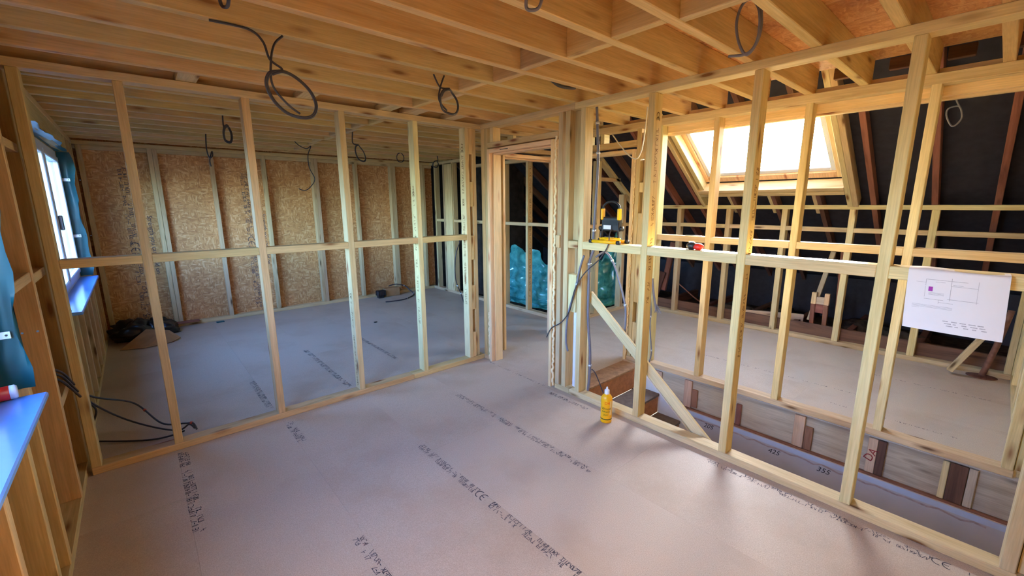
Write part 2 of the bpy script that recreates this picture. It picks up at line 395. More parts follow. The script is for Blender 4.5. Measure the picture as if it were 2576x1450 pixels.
# ---- ceiling: joists, noggings, deck
ceil = struct('ceiling', (0, 0, ZT1), 'open ceiling of deep timber joists under sheet decking', 'ceiling')
joists = [-.215, -.52, -.825, -1.125, -1.415, -1.71, -2.01, -2.305, -2.60, -2.905, -3.20, -3.50]
joists2 = [.085+.3*k for k in range(12)]
for y in joists: bx('joist', ceil, MT['joist'], -3.04, 1.12, y-.0235, y+.0235, ZT1, ZDK)
for y in joists2: bx('joist', ceil, MT['joist'], -3.04, 1.70, y-.0235, y+.0235, ZT1, ZDK)
allj = sorted(joists+joists2)
for i in range(len(allj)-1):
    a, b = allj[i]+.0235, allj[i+1]-.0235
    if b-a < .05: continue
    dx = (.022 if i % 2 else -.022)
    bx('nogging', ceil, MT['green' if i % 3 == 0 else 'joist'], -.80+dx, -.755+dx, a, b, ZT1+.002, ZDK-.012)
    if b < 0: bx('nogging', ceil, MT['plate'], 1.085, 1.118, a, b, ZT1+.001, ZT1+.035)
for x in (-2.17, -1.52, -.93, -.70, -.34):                # flat packers across the plate of the centre wall
    bx('packer', ceil, MT['plate'], x-.05, x+.05, -.19, .06, ZT1+.001, ZT1+.04)
for k in range(7):
    x0 = -3.05+.61*k
    for y0, y1 in ((YE-.06, -1.9), (-1.9, .52), (.52, 2.3), (2.3, 3.7)):
        x1 = min(x0+.61, 1.16 if y1 < .6 else 1.72)
        if x1-x0 > .05: bx('deck_panel', ceil, MT['deck'], x0+.001, x1-.001, y0+.001, y1-.001, ZDK+.0005, ZDK+.018, .001)
# ---- left outside wall (x < XL)
wL = struct('wall_left', (XL, 0, 0), 'outside timber frame wall on the left with brown sheathing', 'wall')
XB_ = XL-.14
def cstud(y, z0=.045, z1=ZT0, mat='joist'): bx('stud', wL, MT[mat], XB_, XL, y-.0225, y+.0225, z0, z1)
for y in (-.2875, .14, .69-.03, 2.79, 3.28, 3.53, -.8575): cstud(y)
cstud(.60, mat='green'); cstud(2.84, mat='green')
for y in (-1.09, -1.47, -1.87): cstud(y, .045, .83, 'stud')
for y in (-2.34, -2.385, -2.78, -3.2): cstud(y)
for y in (1.05, 1.45, 1.85, 2.25, 2.62): cstud(y, .045, .83, 'green')
bx('bottom_plate', wL, MT['stud'], XB_, XL-.002, YE, 3.57, 0, .045)
bx('top_plate', wL, MT['joist'], XB_, XL+.002, YE, 3.57, ZT0, ZT1)
bx('lintel', wL, MT['joist'], XB_, XL-.001, .70, 2.765, 2.06, ZT0)
bx('lintel', wL, MT['joist'], XB_, XL-.001, -2.315, -.88, 2.06, ZT0)
for z in (1.20, 1.84, .55): bx('noggin', wL, MT['stud'], XB_+.03, XL-.005, -.265, .117, z-.0225, z+.0225)
for z in (1.22,): bx('noggin', wL, MT['stud'], XB_+.03, XL-.005, -.835, -.31, z-.0225, z+.0225)
WIN = [(-2.315, -.88), (.72, 2.765)]
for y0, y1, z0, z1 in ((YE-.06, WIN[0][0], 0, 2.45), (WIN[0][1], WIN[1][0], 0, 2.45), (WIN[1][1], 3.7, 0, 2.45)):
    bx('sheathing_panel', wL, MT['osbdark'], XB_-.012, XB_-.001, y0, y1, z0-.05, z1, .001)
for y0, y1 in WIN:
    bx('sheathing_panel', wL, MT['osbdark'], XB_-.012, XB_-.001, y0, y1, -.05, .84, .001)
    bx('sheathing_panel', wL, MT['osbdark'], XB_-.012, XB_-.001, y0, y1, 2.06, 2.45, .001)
# ---- the two outside windows
def window(idx, y0, y1, label):
    w_ = struct('window_%d' % idx, (XB_-.08, (y0+y1)/2, .84), label, 'window')
    xo, xi = XL-.145, XL-.075; z0, z1 = .84, 2.06; f = .06
    bx('frame', w_, MT['upvc'], xo, xi, y0, y1, z0, z0+f, .006); bx('frame', w_, MT['upvc'], xo, xi, y0, y1, z1-f, z1, .006)
    n = 2; ps = [y0+(y1-y0)*k/n for k in range(n+1)]
    for k, p in enumerate(ps):
        a = p if k == 0 else (p-f if k == n else p-f/2); bx('frame', w_, MT['upvc'], xo, xi, a, a+f, z0+f, z1-f, .006)
    for k in range(n):
        a = ps[k]+(f if k == 0 else f/2); b = ps[k+1]-(f if k == n-1 else f/2); q = .045
        for s0, s1, t0, t1 in ((a, b, z0+f, z0+f+q), (a, b, z1-f-q, z1-f), (a, a+q, z0+f+q, z1-f-q), (b-q, b, z0+f+q, z1-f-q)):
            bx('sash', w_, MT['upvc'], xo+.012, xi+.014, s0, s1, t0, t1, .006)
        bx('glass_pane', w_, MT['tintglass'], xo+.03, xo+.05, a+q, b-q, z0+f+q, z1-f-q, .001)
    hd = bx('window_handle', w_, MT['grey'], xi+.014, xi+.04, ps[1]+.05, ps[1]+.075, 1.35, 1.47, .006)
    # membrane lining the reveal, wrinkled
    def sheet(name, o, X, Y, lx, ly, seed, amp=.008, nx=10, ny=16):
        o, X, Y = Vector(o), Vector(X), Vector(Y); Z = X.cross(Y).normalized(); V, F = [], []
        for j in range(ny+1):
            for i in range(nx+1):
                u, v = i/nx, j/ny
                edge = .012*math.sin(v*9+seed)+.010*math.sin(v*23+seed*2) if i == nx else 0
                d = mnoise.noise(Vector((u*2.3+seed, v*4.0, seed)))*amp+amp*.6
                V.append(X*(u*lx+edge)+Y*(v*ly)+Z*d)
        k = len(V)
        V += [v-Z*.0015 for v in V]
        for j in range(ny):
            for i in range(nx):
                a = j*(nx+1)+i; F.append((a, a+1, a+nx+2, a+nx+1)); F.append((k+a, k+a+nx+1, k+a+nx+2, k+a+1))
        return mesh_obj(name, w_, MT['teal'], V, F, o, True)
    xs = xi+.004; wd = XL-xs+.02
    sheet('membrane', (xs, y1-.002, .855), (1, 0, 0), (0, 0, 1), wd, 1.20, idx*3.1)
    sheet('membrane', (xs, y0+.002, 2.055), (1, 0, 0), (0, 0, -1), wd-.035, 1.20, idx*5.7)
    sheet('membrane', (xs, y0+.005, 2.057), (1, 0, 0), (0, 1, 0), wd, y1-y0-.01, idx*7.9, .006, 8, 20)
    for z in ((1.06,) if idx == 1 else (1.24, 1.78)):
        s_ = bx('fixing_strap', w_, MT['strap'], xs-.02, XL-.01, y1-.02, y1-.016, z, z+.028, .001)
        for k in range(3):
            V, F = lathe([(.004, 0), (.004, .001)], 10)
            mesh_obj('strap_hole', s_, MT['black'], V, F, M=axes((xs+.05+k*.04, y1-.0202, z+.014), (1, 0, 0), (0, 0, 1)))
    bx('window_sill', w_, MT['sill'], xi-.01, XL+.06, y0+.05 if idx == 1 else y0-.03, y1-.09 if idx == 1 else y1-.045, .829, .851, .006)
    portal('sky_portal_window_%d' % idx, (xo-.02, (y0+y1)/2, 1.45), (1, 0, 0), y1-y0, 1.22, (0, 1, 0))
    return w_
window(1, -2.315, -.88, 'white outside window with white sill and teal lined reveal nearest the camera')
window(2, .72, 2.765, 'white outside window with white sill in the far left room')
# ---- far wall with OSB
wF = struct('wall_far', (0, YD, 0), 'far end wall of treated studs over orange OSB sheets', 'wall')
for x in (-2.86, -2.253, -2.206, -1.645, -1.045, -.40, -.355, .245, .845, .89, 1.45): bx('stud', wF, MT['green'], x-.0225, x+.0225, YD, YD+DP, .045, ZT0)
bx('bottom_plate', wF, MT['green'], XL, 1.62, YD-.002, YD+DP, 0, .045)
bx('top_plate', wF, MT['joist'], XL, 1.62, YD-.004, YD+DP, ZT0, ZT1); bx('top_plate', wF, MT['green'], XL, 1.62, YD+.01, YD+DP, ZT0-.047, ZT0-.001)
OS = []
for a, b in ((-3.05, -2.265), (-2.265, -1.045), (-1.045, .175), (.175, 1.66)):
    OS.append((a, b, bx('osb_panel', wF, MT['osb'], a+.0004, b-.0004, YD+DP+.001, YD+DP+.012, -.05, 2.5, .001)))
bx('outer_light_block', wF, MT['felt'], -3.1, 1.75, 3.685, 3.695, -.05, 2.55, .001)  # unseen sheet added behind the OSB to stop light leaking through
def osb_print(panel, x, ztop, big):
    if big:
        me = text_mesh('Strength you can build on', .070, MT['inkblue'])
        link('printed_text', me, axes((x, YD+DP+.0003, 1.06), (0, 0, -1), (1, 0, 0)), panel)
    else:
        V, F = glyphs(1.9, 2, .035, int(x*100), (.9, 1.02), .4)
        mesh_obj('printed_text', panel, MT['inkblue'], V, F, M=axes((x, YD+DP+.0003, ztop), (0, 0, -1), (1, 0, 0)))
osb_print(OS[0][2], -2.35, 1.9, True); osb_print(OS[0][2], -2.53, 2.0, False)
osb_print(OS[1][2], -1.105, 1.9, True); osb_print(OS[1][2], -1.29, 2.0, False)
# ---- right end wall
wR = struct('wall_right', (0, YE, 0), 'stud end wall along the right side of the stairwell and back room', 'wall')
for x in (-2.3, -1.7, -1.1, -.5, .045, .55, 1.075, 1.62, 2.22, 2.80, 3.10): bx('stud', wR, MT['pale' if x > 0 else 'stud'], x-.0225, x+.0225, YE-DP, YE, .045, ZT0 if x < 1.9 else 1.5+.7*(3.1-x)-.05)
bx('bottom_plate', wR, MT['plate'], XL, .09, YE-DP, YE+.002, 0, .045); bx('bottom_plate', wR, MT['plate'], 1.06, 3.2, YE-DP, YE+.002, 0, .045)
bx('top_plate', wR, MT['plate'], XL, 1.95, YE-DP, YE, ZT0, ZT1)
bx('noggin', wR, MT['plate'], .07, 1.05, YE-DP, YE, 1.21, 1.255); bx('noggin', wR, MT['plate'], 1.1, 3.08, YE-DP, YE, 1.23, 1.275)
for a, b in ((-3.05, -1.83), (-1.83, -.61), (-.61, .61), (.61, 1.83), (1.83, 3.05), (3.05, 5.0)):
    bx('sheathing_panel', wR, MT['plate'] if a > -.7 else MT['osb'], a+.001, b-.001, YE-DP-.012, YE-DP-.001, -2.5, 2.5 if a < .5 else 3.45, .001)

# ---- centre wall between the two left rooms (plane y = 0)
wA = struct('wall_center', (-1.4, 0, 0), 'open stud partition between the front room and the far room', 'wall')
def astud(x, mat='stud'): bx('stud', wA, MT[mat], x, x+T, 0, DP, .045, ZT0)
AX = [-2.885, -2.501, -1.898, -1.292, -.694]
for x, m_ in zip(AX, ('joist', 'stud', 'stud', 'pale', 'pale')): astud(x, m_)
bx('bottom_plate', wA, MT['stud'], XL+.02, -.80, -.001, DP, 0, .045); bx('bottom_plate', wA, MT['stud'], -.799, .0, -.001, DP, 0, .045)
bx('top_plate', wA, MT['plate'], XL, .0, -.002, DP, ZT0, ZT1)
ax = AX+[-.18]
for a, b in zip(ax[:-1], ax[1:]): bx('noggin', wA, MT['stud'], a+T, b, 0, DP, 1.213, 1.262)
astud(-.18, 'pale')                                         # built-up corner post with spacer blocks
bx('stud', wA, MT['stud'], -.095, -.05, .012, DP, .045, ZT0)
for z0, z1 in ((.045, .30), (.53, .77), (1.02, 1.25), (1.52, 1.745), (1.99, ZT0)): bx('spacer_block', wA, MT['stud'], -.134, -.0955, .004, DP, z0, z1)
V, F = glyphs(1.5, 1, .03, 5, (.05, .12), .3); mesh_obj('printed_text', wA, MT['stampwood'], V, F, M=axes((-.1805, .045, 2.1), (0, 0, -1), (0, 1, 0)))
for i, x in enumerate((-1.292, -.694)):
    V, F = glyphs(1.2, 1, .026, 15+i, (.05, .11), .35); mesh_obj('printed_text', wA, MT['stampwood'], V, F, M=axes((x-.0005, .045, 1.7-.8*(1-i)), (0, 0, -1), (0, 1, 0)))
# ---- stair wall (plane x = 0) with doorway
wB = struct('wall_stair', (0, -1.7, 0), 'open stud partition between the front room and the stairwell', 'wall')
def bstud(y, mat='stud', z0=.045, z1=ZT0, x0=0, x1=DP): return bx('stud', wB, MT[mat], x0, x1, y-T, y, z0, z1)
bstud(.0, 'stud'); bstud(-.05, 'green')
bstud(-.972, 'green'); bstud(-1.043, 'green'); bstud(-1.188, 'pale')
BS = [-1.73, -2.338, -2.945, -3.49]
BO = [bstud(y, m_) for y, m_ in zip(BS, ('stud', 'stud', 'pale', 'pale'))]
bx('bottom_plate', wB, MT['green'], -.001, DP, -1.13, -.97, 0, .045); bx('bottom_plate', wB, MT['plate'], -.001, DP, YE, -1.131, 0, .045)
bx('bottom_plate', wB, MT['green'], -.001, DP, -.10, -.001, 0, .045)
bx('top_plate', wB, MT['plate'], -.002, DP, -1.13, DP, ZT0, ZT1); bx('top_plate', wB, MT['plate'], -.002, DP, YE, -1.131, ZT0, ZT1)
bx('noggin', wB, MT['stud'], 0, DP, -.97, -.097, 2.042, 2.087)
for y in (-.135,): bx('stud', wB, MT['stud'], 0, DP, y-T, y, 2.087, ZT0)
bx('noggin', wB, MT['stud'], 0, DP, -1.185, -1.09, 1.205, 1.262)
by = [-1.188]+BS
for a, b in zip(by[:-1], by[1:]): bx('noggin', wB, MT['plate'], 0, DP, b, a-T, 1.205, 1.262)
bx('facing_board', wB, MT['green'], .055, .075, -1.187, -1.09, 1.262, ZT0)
bx('packer_block', wB, MT['stud'], -.018, -.001, -1.015, -.975, 1.20, 1.30)
bx('packer_block', wB, MT['pale'], .0, .05, -1.18, -1.10, .70, 1.0)
bx('conduit', wB, MT['white'], .05, .075, -1.15, -1.12, .05, .70, .004)
bx('corner_batten', wB, MT['pale'], .0905, .1005, -1.245, -1.215, -.1, 1.02)
V, F = glyphs(1.25, 1, .03, 77, (.02, .1), .3); mesh_obj('printed_text', wB, MT['stampwood'], V, F, M=axes((.045, BS[0]-T-.0006, 2.12), (0, 0, -1), (1, 0, 0)))
V, F = glyphs(1.1, 1, .03, 78, None, .3); mesh_obj('printed_text', wB, MT['stampwood'], V, F, M=axes((.05, BS[1]-T-.0006, 1.75), (0, 0, -1), (1, 0, 0)))
# ---- landing wall (x = 1.03) with doorway to the back room
X2 = 1.03
w2 = struct('wall_landing', (X2, -1.7, 0), 'open stud partition between the stairwell and the skylit back room', 'wall')
def b2(y, mat='stud', z0=.045, z1=ZT0, x0=X2, x1=X2+DP): return bx('stud', w2, MT[mat], x0, x1, y-T, y, z0, z1)
b2(.05, 'green'); b2(-.08, 'stud'); b2(-.992, 'stud'); b2(-1.20, 'pale')
b2(-1.078, 'stud')
bx('facing_board', w2, MT['joist'], X2+.06, X2+.075, -1.0775, -1.0375, .405, 1.935)
for z0, z1 in ((.045, .40), (.60, 1.45), (1.64, 1.73), (1.94, 2.165)): bx('spacer_block', w2, MT['stud'], X2+.004, X2+.058, -1.0775, -1.0375, z0, z1)
for y, m_ in ((-1.683, 'stud'), (-2.298, 'stud'), (-2.915, 'pale'), (-3.49, 'pale')): b2(y, m_)
bx('bottom_plate', w2, MT['green'], X2-.001, X2+DP, YE, -.985, 0, .045); bx('bottom_plate', w2, MT['green'], X2, X2+DP, -.12, .10, 0, .045)
bx('top_plate', w2, MT['plate'], X2-.002, X2+DP, YE, .12, ZT0-.015, ZT1)
bx('head_batten', w2, MT['lining'], X2+DP, X2+DP+.045, YE, -1.2, 2.145, 2.205); bx('head_batten', w2, MT['plate'], X2+DP+.046, X2+DP+.09, YE, -1.2, 2.13, 2.205)
bx('noggin', w2, MT['joist'], X2, X2+DP, -.99, -.125, 2.06, 2.11)
for y in (-.58, -.40): bx('stud', w2, MT['pale'], X2, X2+DP, y-T, y, 2.11, ZT0-.015)
n2 = [-1.20, -1.683, -2.298, -2.915, -3.49]
for a, b in zip(n2[:-1], n2[1:]): bx('noggin', w2, MT['stud'], X2, X2+DP, b, a-T, 1.215, 1.265)
# ---- doorway wall that carries on from the centre wall (plane y = .06)
w3 = struct('wall_door', (.6, .06, 0), 'short stud partition with a doorway beside the landing', 'wall')
for x in (.13, 1.14, 1.20, 1.50): bx('stud', w3, MT['green'], x, x+T, .055, .145, .045, ZT0)
bx('top_plate', w3, MT['plate'], .09, 1.67, .05, .145, ZT0, ZT1); bx('noggin', w3, MT['green'], .175, 1.14, .055, .145, 2.06, 2.105)
for x in (.45, .85): bx('stud', w3, MT['green'], x, x+T, .055, .145, 2.105, ZT0)
bx('bottom_plate', w3, MT['green'], 1.135, 1.67, .055, .145, 0, .045)
# ---- right partition of the far room
w4 = struct('wall_nook', (1.58, 2, 0), 'grey treated stud partition at the right of the far room', 'wall')
for y in (.35, 1.03, 1.515, 2.0, 2.45, 2.85, 3.12, 3.40): bx('stud', w4, MT['green'], 1.58, 1.67, y, y+T, .045, 2.10 if y < 2.4 else ZT0)
bx('bottom_plate', w4, MT['green'], 1.579, 1.67, .15, YD, 0, .045)
bx('top_plate', w4, MT['green'], 1.579, 1.67, .15, 2.42, 2.10, 2.145); bx('top_plate', w4, MT['green'], 1.579, 1.67, 2.421, YD, ZT0, ZT1)
ys = [.35, 1.03, 1.515, 2.0, 2.45, 2.85, 3.12, 3.40]
for a, b in zip(ys[:-1], ys[1:]): bx('noggin', w4, MT['green'], 1.58, 1.67, a+T, b, 1.24, 1.285)
bx('facing_board', w4, MT['pale'], 1.56, 1.578, 2.86, 3.08, .05, 2.2)
V, F = glyphs(1.8, 1, .03, 99, (.1, .17), .3); mesh_obj('printed_text', w4, MT['stampwood'], V, F, M=axes((1.625, 1.03-.0006, 2.05), (0, 0, -1), (1, 0, 0)))
# ---- low wall at the eaves (x = 3.08)
X3 = 3.08
w5 = struct('wall_eaves', (X3, -1.7, 0), 'low treated stud wall along the eaves of the back room', 'wall')
for y in (-.35, -.995, -1.615, -2.235, -2.85): bx('stud', w5, MT['pale' if y < -1.8 else 'green'], X3, X3+DP, y-T-.01, y, .045, 1.465)
bx('stud', w5, MT['pale'], X3, X3+DP, YE+.002, YE+T, .045, 1.465); bx('stud', w5, MT['green'], X3, X3+DP, .20, .245, .045, 1.465)
bx('bottom_plate', w5, MT['green'], X3-.01, X3+DP, YE, .25, 0, .045); bx('top_plate', w5, MT['pale'], X3, X3+DP, YE, .25, 1.465, 1.512)
n5 = [.245, -.35, -.995, -1.615, -2.235, -2.85, YE+T]
for a, b in zip(n5[:-1], n5[1:]): bx('noggin', w5, MT['green'], X3, X3+DP, b, a-T-.01, 1.228, 1.275)
bx('rim_board', w5, MT['old'], X3+DP+.01, X3+DP+.05, YE, .3, -.02, .17)
# ---- end wall of the back room, rising with the roof
w6 = struct('wall_end', (2.3, .27, 0), 'raked stud wall closing the far end of the back room', 'wall')
def rz(x, n=0): return 1.5+.7*(3.1-x)+n
for x in (1.72, 2.10, 2.70): bx('stud', w6, MT['green'], x, x+.07, .25, .34, .045, rz(x+.07)-.07)
bx('bottom_plate', w6, MT['green'], 1.67, 3.08, .249, .34, 0, .045)
beam('top_plate', w6, MT['green'], (1.67, .295, rz(1.67)-.035), (3.08, .295, rz(3.08)-.035), .09, .045)
for a, b in ((1.79, 2.10), (2.17, 2.70), (2.77, 3.08)): bx('noggin', w6, MT['green'], a, b, .25, .34, 1.22, 1.265)
bx('noggin', w6, MT['green'], 2.17, 2.6, .25, .34, 1.83, 1.875)

# ---- sloping roof with skylight
roof = struct('ceiling_slope', (2.5, -1, 1.9), 'sloping roof of old brown rafters under black felt', 'roof')
NV = Vector((.573, 0, .8195))
def rp(x, y, n=0.0): return Vector((x, y, rz(x)))+NV*n
def rafter(y, x0, x1, mat, wd=.045, dp=.10, n0=0): return beam('rafter', roof, MT[mat], rp(x0, y, n0+dp/2), rp(x1, y, n0+dp/2), wd, dp, NV)
SK = (-.835, -2.155, 2.06, 2.75)                       # skylight opening y0, y1, x top, x bottom
for y in (.10, .50, .92, 1.34, 1.76, 2.18, 2.60, 3.02, 3.44): rafter(y, .9, 4.7, 'old')
for y in (-.345, -.645): rafter(y, .9, 4.7, 'brownold')
for y in (-2.42, -2.86, -3.25): rafter(y, .9, 4.7, 'brownold')
for y in (-1.10, -1.54, -1.97):
    rafter(y, .9, 1.86, 'old'); rafter(y, 2.94, 4.7, 'old'); rafter(y+.035, 2.94, 3.22, 'green', .04, .08)
rafter(-.715, 1.2, 3.10, 'plate', .045, .12, -.02); rafter(-2.235, 1.2, 3.10, 'plate', .045, .12, -.02); rafter(-2.281, 1.2, 3.10, 'green', .045, .12, -.02)
def cross(name, x, mat, y0, y1, along, dp, n): return beam(name, roof, MT[mat], rp(x, y0, n), rp(x, y1, n), along, dp, NV)
cross('trimmer', 2.84, 'plate', -.74, -2.21, .047, .12, .04); cross('trimmer', 2.90, 'green', -.74, -2.21, .047, .12, .04)
cross('trimmer', 1.98, 'plate', -.74, -2.21, .047, .12, .04); cross('trimmer', 1.92, 'old', -.74, -2.21, .047, .12, .04)
rafter(-.79, 2.0, 2.84, 'pale', .05, .10, 0)
# felt sheets round the opening
def felt(x0, x1, y0, y1):
    L = (rp(x0, 0)-rp(x1, 0)).length
    M, _ = frame(rp(x0, (y0+y1)/2, .108), rp(x1, (y0+y1)/2, .108), NV)
    link('felt_sheet', box_mesh(L, abs(y1-y0), .008, MT['felt'], .001), M, roof)
felt(.5, 5.1, 3.75, SK[0]+.05); felt(.5, 5.1, SK[1]-.05, YE-.1); felt(.5, SK[2]-.06, SK[0]+.05, SK[1]-.05); felt(SK[3]+.06, 5.1, SK[0]+.05, SK[1]-.05)
bx('loft_light_block', roof, MT['felt'], .82, .83, YE-.1, 3.75, ZDK+.02, 3.4, .001)  # unseen sheet added to keep outside light out of the loft void
for y in (-2.43, -2.725, -2.995, -3.27): bx('blocking', roof, MT['old'], 1.30, 1.35, y-.06, y+.06, 2.385, 2.455)
w7 = struct('window_3', rp(2.4, -1.45, .1), 'bright roof window in the slope of the back room', 'window')
def skf(name, x0, x1, y0, y1, n0, n1, mat):
    L = (rp(x0, 0)-rp(x1, 0)).length; M, _ = frame(rp(x0, (y0+y1)/2, (n0+n1)/2), rp(x1, (y0+y1)/2, (n0+n1)/2), NV)
    return link(name, box_mesh(L, abs(y1-y0), n1-n0, MT[mat], .004), M, w7)
skf('frame', SK[2]-.06, SK[3]+.06, SK[0]+.05, SK[0]-.02, .102, .19, 'lining'); skf('frame', SK[2]-.06, SK[3]+.06, SK[1]+.02, SK[1]-.05, .102, .19, 'lining')
skf('frame', SK[2]-.06, SK[2]+.01, SK[0]-.02, SK[1]+.02, .102, .19, 'lining'); skf('frame', SK[3]-.01, SK[3]+.06, SK[0]-.02, SK[1]+.02, .102, .19, 'lining')
skf('sash', SK[2]+.01, SK[3]-.01, SK[0]-.02, SK[0]-.065, .12, .17, 'white'); skf('sash', SK[2]+.01, SK[3]-.01, SK[1]+.065, SK[1]+.02, .12, .17, 'white')
skf('sash', SK[2]+.01, SK[2]+.06, SK[0]-.065, SK[1]+.065, .12, .17, 'white'); skf('sash', SK[3]-.055, SK[3]-.01, SK[0]-.065, SK[1]+.065, .12, .17, 'white')
skf('glass_pane', SK[2]+.06, SK[3]-.055, SK[0]-.065, SK[1]+.065, .14, .155, 'glass')
pc = rp((SK[2]+SK[3])/2, (SK[0]+SK[1])/2, .22)
portal('sky_portal_window_3', pc, -NV, 1.25, .90, (0, 1, 0))
# eaves void: ground, gable and outer edge
ev = struct('wall_back', (4.0, 0, 0), 'dark masonry and rubble closing the eaves void', 'wall')
bx('eaves_board', floor, MT['rubble'], 3.205, 5.2, YE-.1, 3.75, -.12, -.04, .001); bx('eaves_board', floor, MT['rubble'], 1.67, 3.2, .36, 3.75, -.10, -.03, .001)
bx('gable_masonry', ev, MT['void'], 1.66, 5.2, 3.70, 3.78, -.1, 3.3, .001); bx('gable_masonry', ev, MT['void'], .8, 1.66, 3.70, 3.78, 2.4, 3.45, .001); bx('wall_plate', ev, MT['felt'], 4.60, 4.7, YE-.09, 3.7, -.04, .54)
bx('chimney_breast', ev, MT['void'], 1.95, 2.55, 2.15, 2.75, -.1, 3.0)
for y in (-2.9, -2.3, -1.75, -1.2, -.6, 0.0): bx('floor_tie', floor, MT['old'], 3.2, 4.6, y-.03, y+.03, -.04, .08)
# ---- stairwell
sw = struct('wall_well', (1.06, -2.3, -.3), 'plasterboard side of the stairwell below a patched rim', 'wall')
bx('rim_board', sw, MT['rim'], 1.075, 1.115, YE-.088, -.19, -.30, -.0222)
for a, b, m_ in ((-1.30, -1.37, 'pinkwood'), (-1.595, -1.665, 'pinkwood'), (-1.668, -1.72, 'brownold'), (-2.05, -2.09, 'brownold'), (-2.465, -2.535, 'pinkwood'), (-2.54, -2.59, 'brownold'),
                 (-2.905, -2.955, 'pinkwood'), (-2.957, -3.0, 'old'), (-3.265, -3.295, 'plate'), (-3.297, -3.375, 'old'), (-3.378, -3.415, 'rim')):
    z0 = -.283 if m_ != 'brownold' or b < -2.0 else -.27
    bx('rim_block', sw, MT[m_], 1.055, 1.074, b, a, z0, -.03 if m_ != 'brownold' else -.10)
bx('rim_batten', sw, MT['brownold'], 1.045, 1.0745, YE-.088, -1.2, -.30, -.2855)
bx('plasterboard_sheet', sw, MT['plaster'], 1.04, 1.055, YE-.088, -.19, -2.5, -.302, .001)
bx('blue_edge_tape', sw, MT['bluepaper'], 1.0385, 1.0399, YE-.088, -1.3, -.342, -.304, .0003)
V, F = [], []
for i in range(41):                                       # ragged torn paper along the top edge of the sheet
    y = -1.45-i*.051; z = -.345-.012*mnoise.noise(Vector((i*.9, 0, 3)))-.006*(i % 3)
    V += [(1.0392, y, z-.012-.006*abs(mnoise.noise(Vector((i*1.7, 5, 0))))), (1.0392, y, z)]
for i in range(40): F.append((2*i, 2*i+1, 2*i+3, 2*i+2))
mesh_obj('torn_edge', sw, MT['plasteredge'], V, F)
for body, y, z, sh in (('205', -1.845, -.385, .3), ('425', -2.36, -.39, .3), ('355', -2.685, -.39, .3)):
    link('marker_number', text_mesh(body, .055, MT['ink'], sh), axes((1.0393, y, z), (0, -1, 0), (0, 0, 1)), sw)
link('marker_letters', text_mesh('DA', .07, MT['inkred']), axes((1.0543, -2.93, -.15), (0, -.35, .94), (0, .94, .35)), sw)
bx('plasterboard_sheet', sw, MT['plaster'], .09, .10, YE-.088, -1.25, -2.5, -.0222, .001)
bx('plasterboard_sheet', sw, MT['plaster'], .09, 1.06, -.2, -.19, -2.5, -.0222, .001)
bx('lower_floor', sw, MT['chip'], .0, 1.2, YE-.1, 0, -2.55, -2.5, .001)
# ---- staircase
st = empty('staircase', (.55, -1.2, -.6), 'brown boxed staircase descending below the landing edge', 'stairs')
def tread(y0, y1, z, mat, th=.03): return bx('tread', st, MT[mat], .105, .985, y1, y0, z-th, z, .006)
tread(-.98, -1.175, .002, 'tread', .024)
yy, zz = -1.155, -.022
for k in range(6):
    bx('riser', st, MT['riser'], .11, .98, yy-.012, yy, zz-.19, zz-.001 if k == 0 else zz-.031, .001)
    zz = -.022-.19*(k+1)+.0
    tread(yy-.0125, yy-.245, zz, 'tread2', .03); yy -= .222
for x in (.985,): beam('string', st, MT['white'], (x+.012, -1.10, -.10), (x+.012, -1.10-1.35, -.10-1.155), .022, .22, (0, 0, 1))
# ---- door linings
def lining(name, loc, label): return struct(name, loc, label, 'door frame')
d1 = lining('door_1', (.05, -.52, 0), 'bare pine door lining in the stair wall sealed with foam')
bx('jamb', d1, MT['lining'], -.014, .118, -.135, -.104, 0, 2.03); bx('jamb', d1, MT['lining'], -.014, .118, -.936, -.905, 0, 2.03)
bx('head', d1, MT['lining'], -.014, .118, -.905, -.135, 1.995, 2.03)
bx('stop', d1, MT['lining'], .03, .118, -.148, -.136, 0, 1.993); bx('stop', d1, MT['lining'], .03, .118, -.904, -.892, 0, 1.993); bx('stop', d1, MT['lining'], .03, .118, -.89, -.15, 1.982, 1.994)
bx('pencil_mark', d1, MT['ink'], -.0146, -.0141, -.40, -.29, 2.008, 2.014, .0001)
def foam(parent, x, y, z0, z1, seed, r=.013):
    rr = random.Random(seed); n = int((z1-z0)/.018); pts = [(x+rr.uniform(-.004, .004), y+rr.uniform(-.007, .007), z0+(z1-z0)*i/n) for i in range(n+1)]
    tube('foam_bead', parent, MT['foam'], pts, r, 7, 2, lambda i: .7+.5*abs(mnoise.noise(Vector((i*.37, seed, 0)))))
foam(d1, -.004, -.952, .02, 2.05, 4); foam(d1, -.002, -.093, .02, .50, 9, .012)
d2 = lining('door_2', (.7, .1, 0), 'bare pine door lining into the far room, seen through the first doorway')
bx('jamb', d2, MT['lining'], 1.095, 1.126, .035, .167, 0, 2.035); bx('jamb', d2, MT['lining'], .295, .326, .035, .167, 0, 2.035); bx('head', d2, MT['lining'], .326, 1.095, .035, .167, 2.0, 2.035)
bx('stop', d2, MT['lining'], 1.083, 1.094, .08, .167, 0, 2.0); bx('stop', d2, MT['lining'], .327, 1.082, .08, .167, 1.988, 1.999)
d3 = lining('door_3', (1.07, -.57, 0), 'bare pine door lining at the top of the stairs')
bx('jamb', d3, MT['lining'], 1.016, 1.148, -.985, -.954, 0, 2.03); bx('jamb', d3, MT['lining'], 1.016, 1.148, -.17, -.139, 0, 2.03); bx('head', d3, MT['lining'], 1.016, 1.148, -.954, -.17, 1.998, 2.03)
bx('stop', d3, MT['lining'], 1.06, 1.148, -.953, -.942, 0, 1.998); foam(d3, 1.02, -.990, .05, 2.0, 14, .006)
br = beam('brace_board', None, MT['pale'], (.1125, -1.225, .84), (.1125, -2.235, -.01), .02, .075, (0, 0, 1))
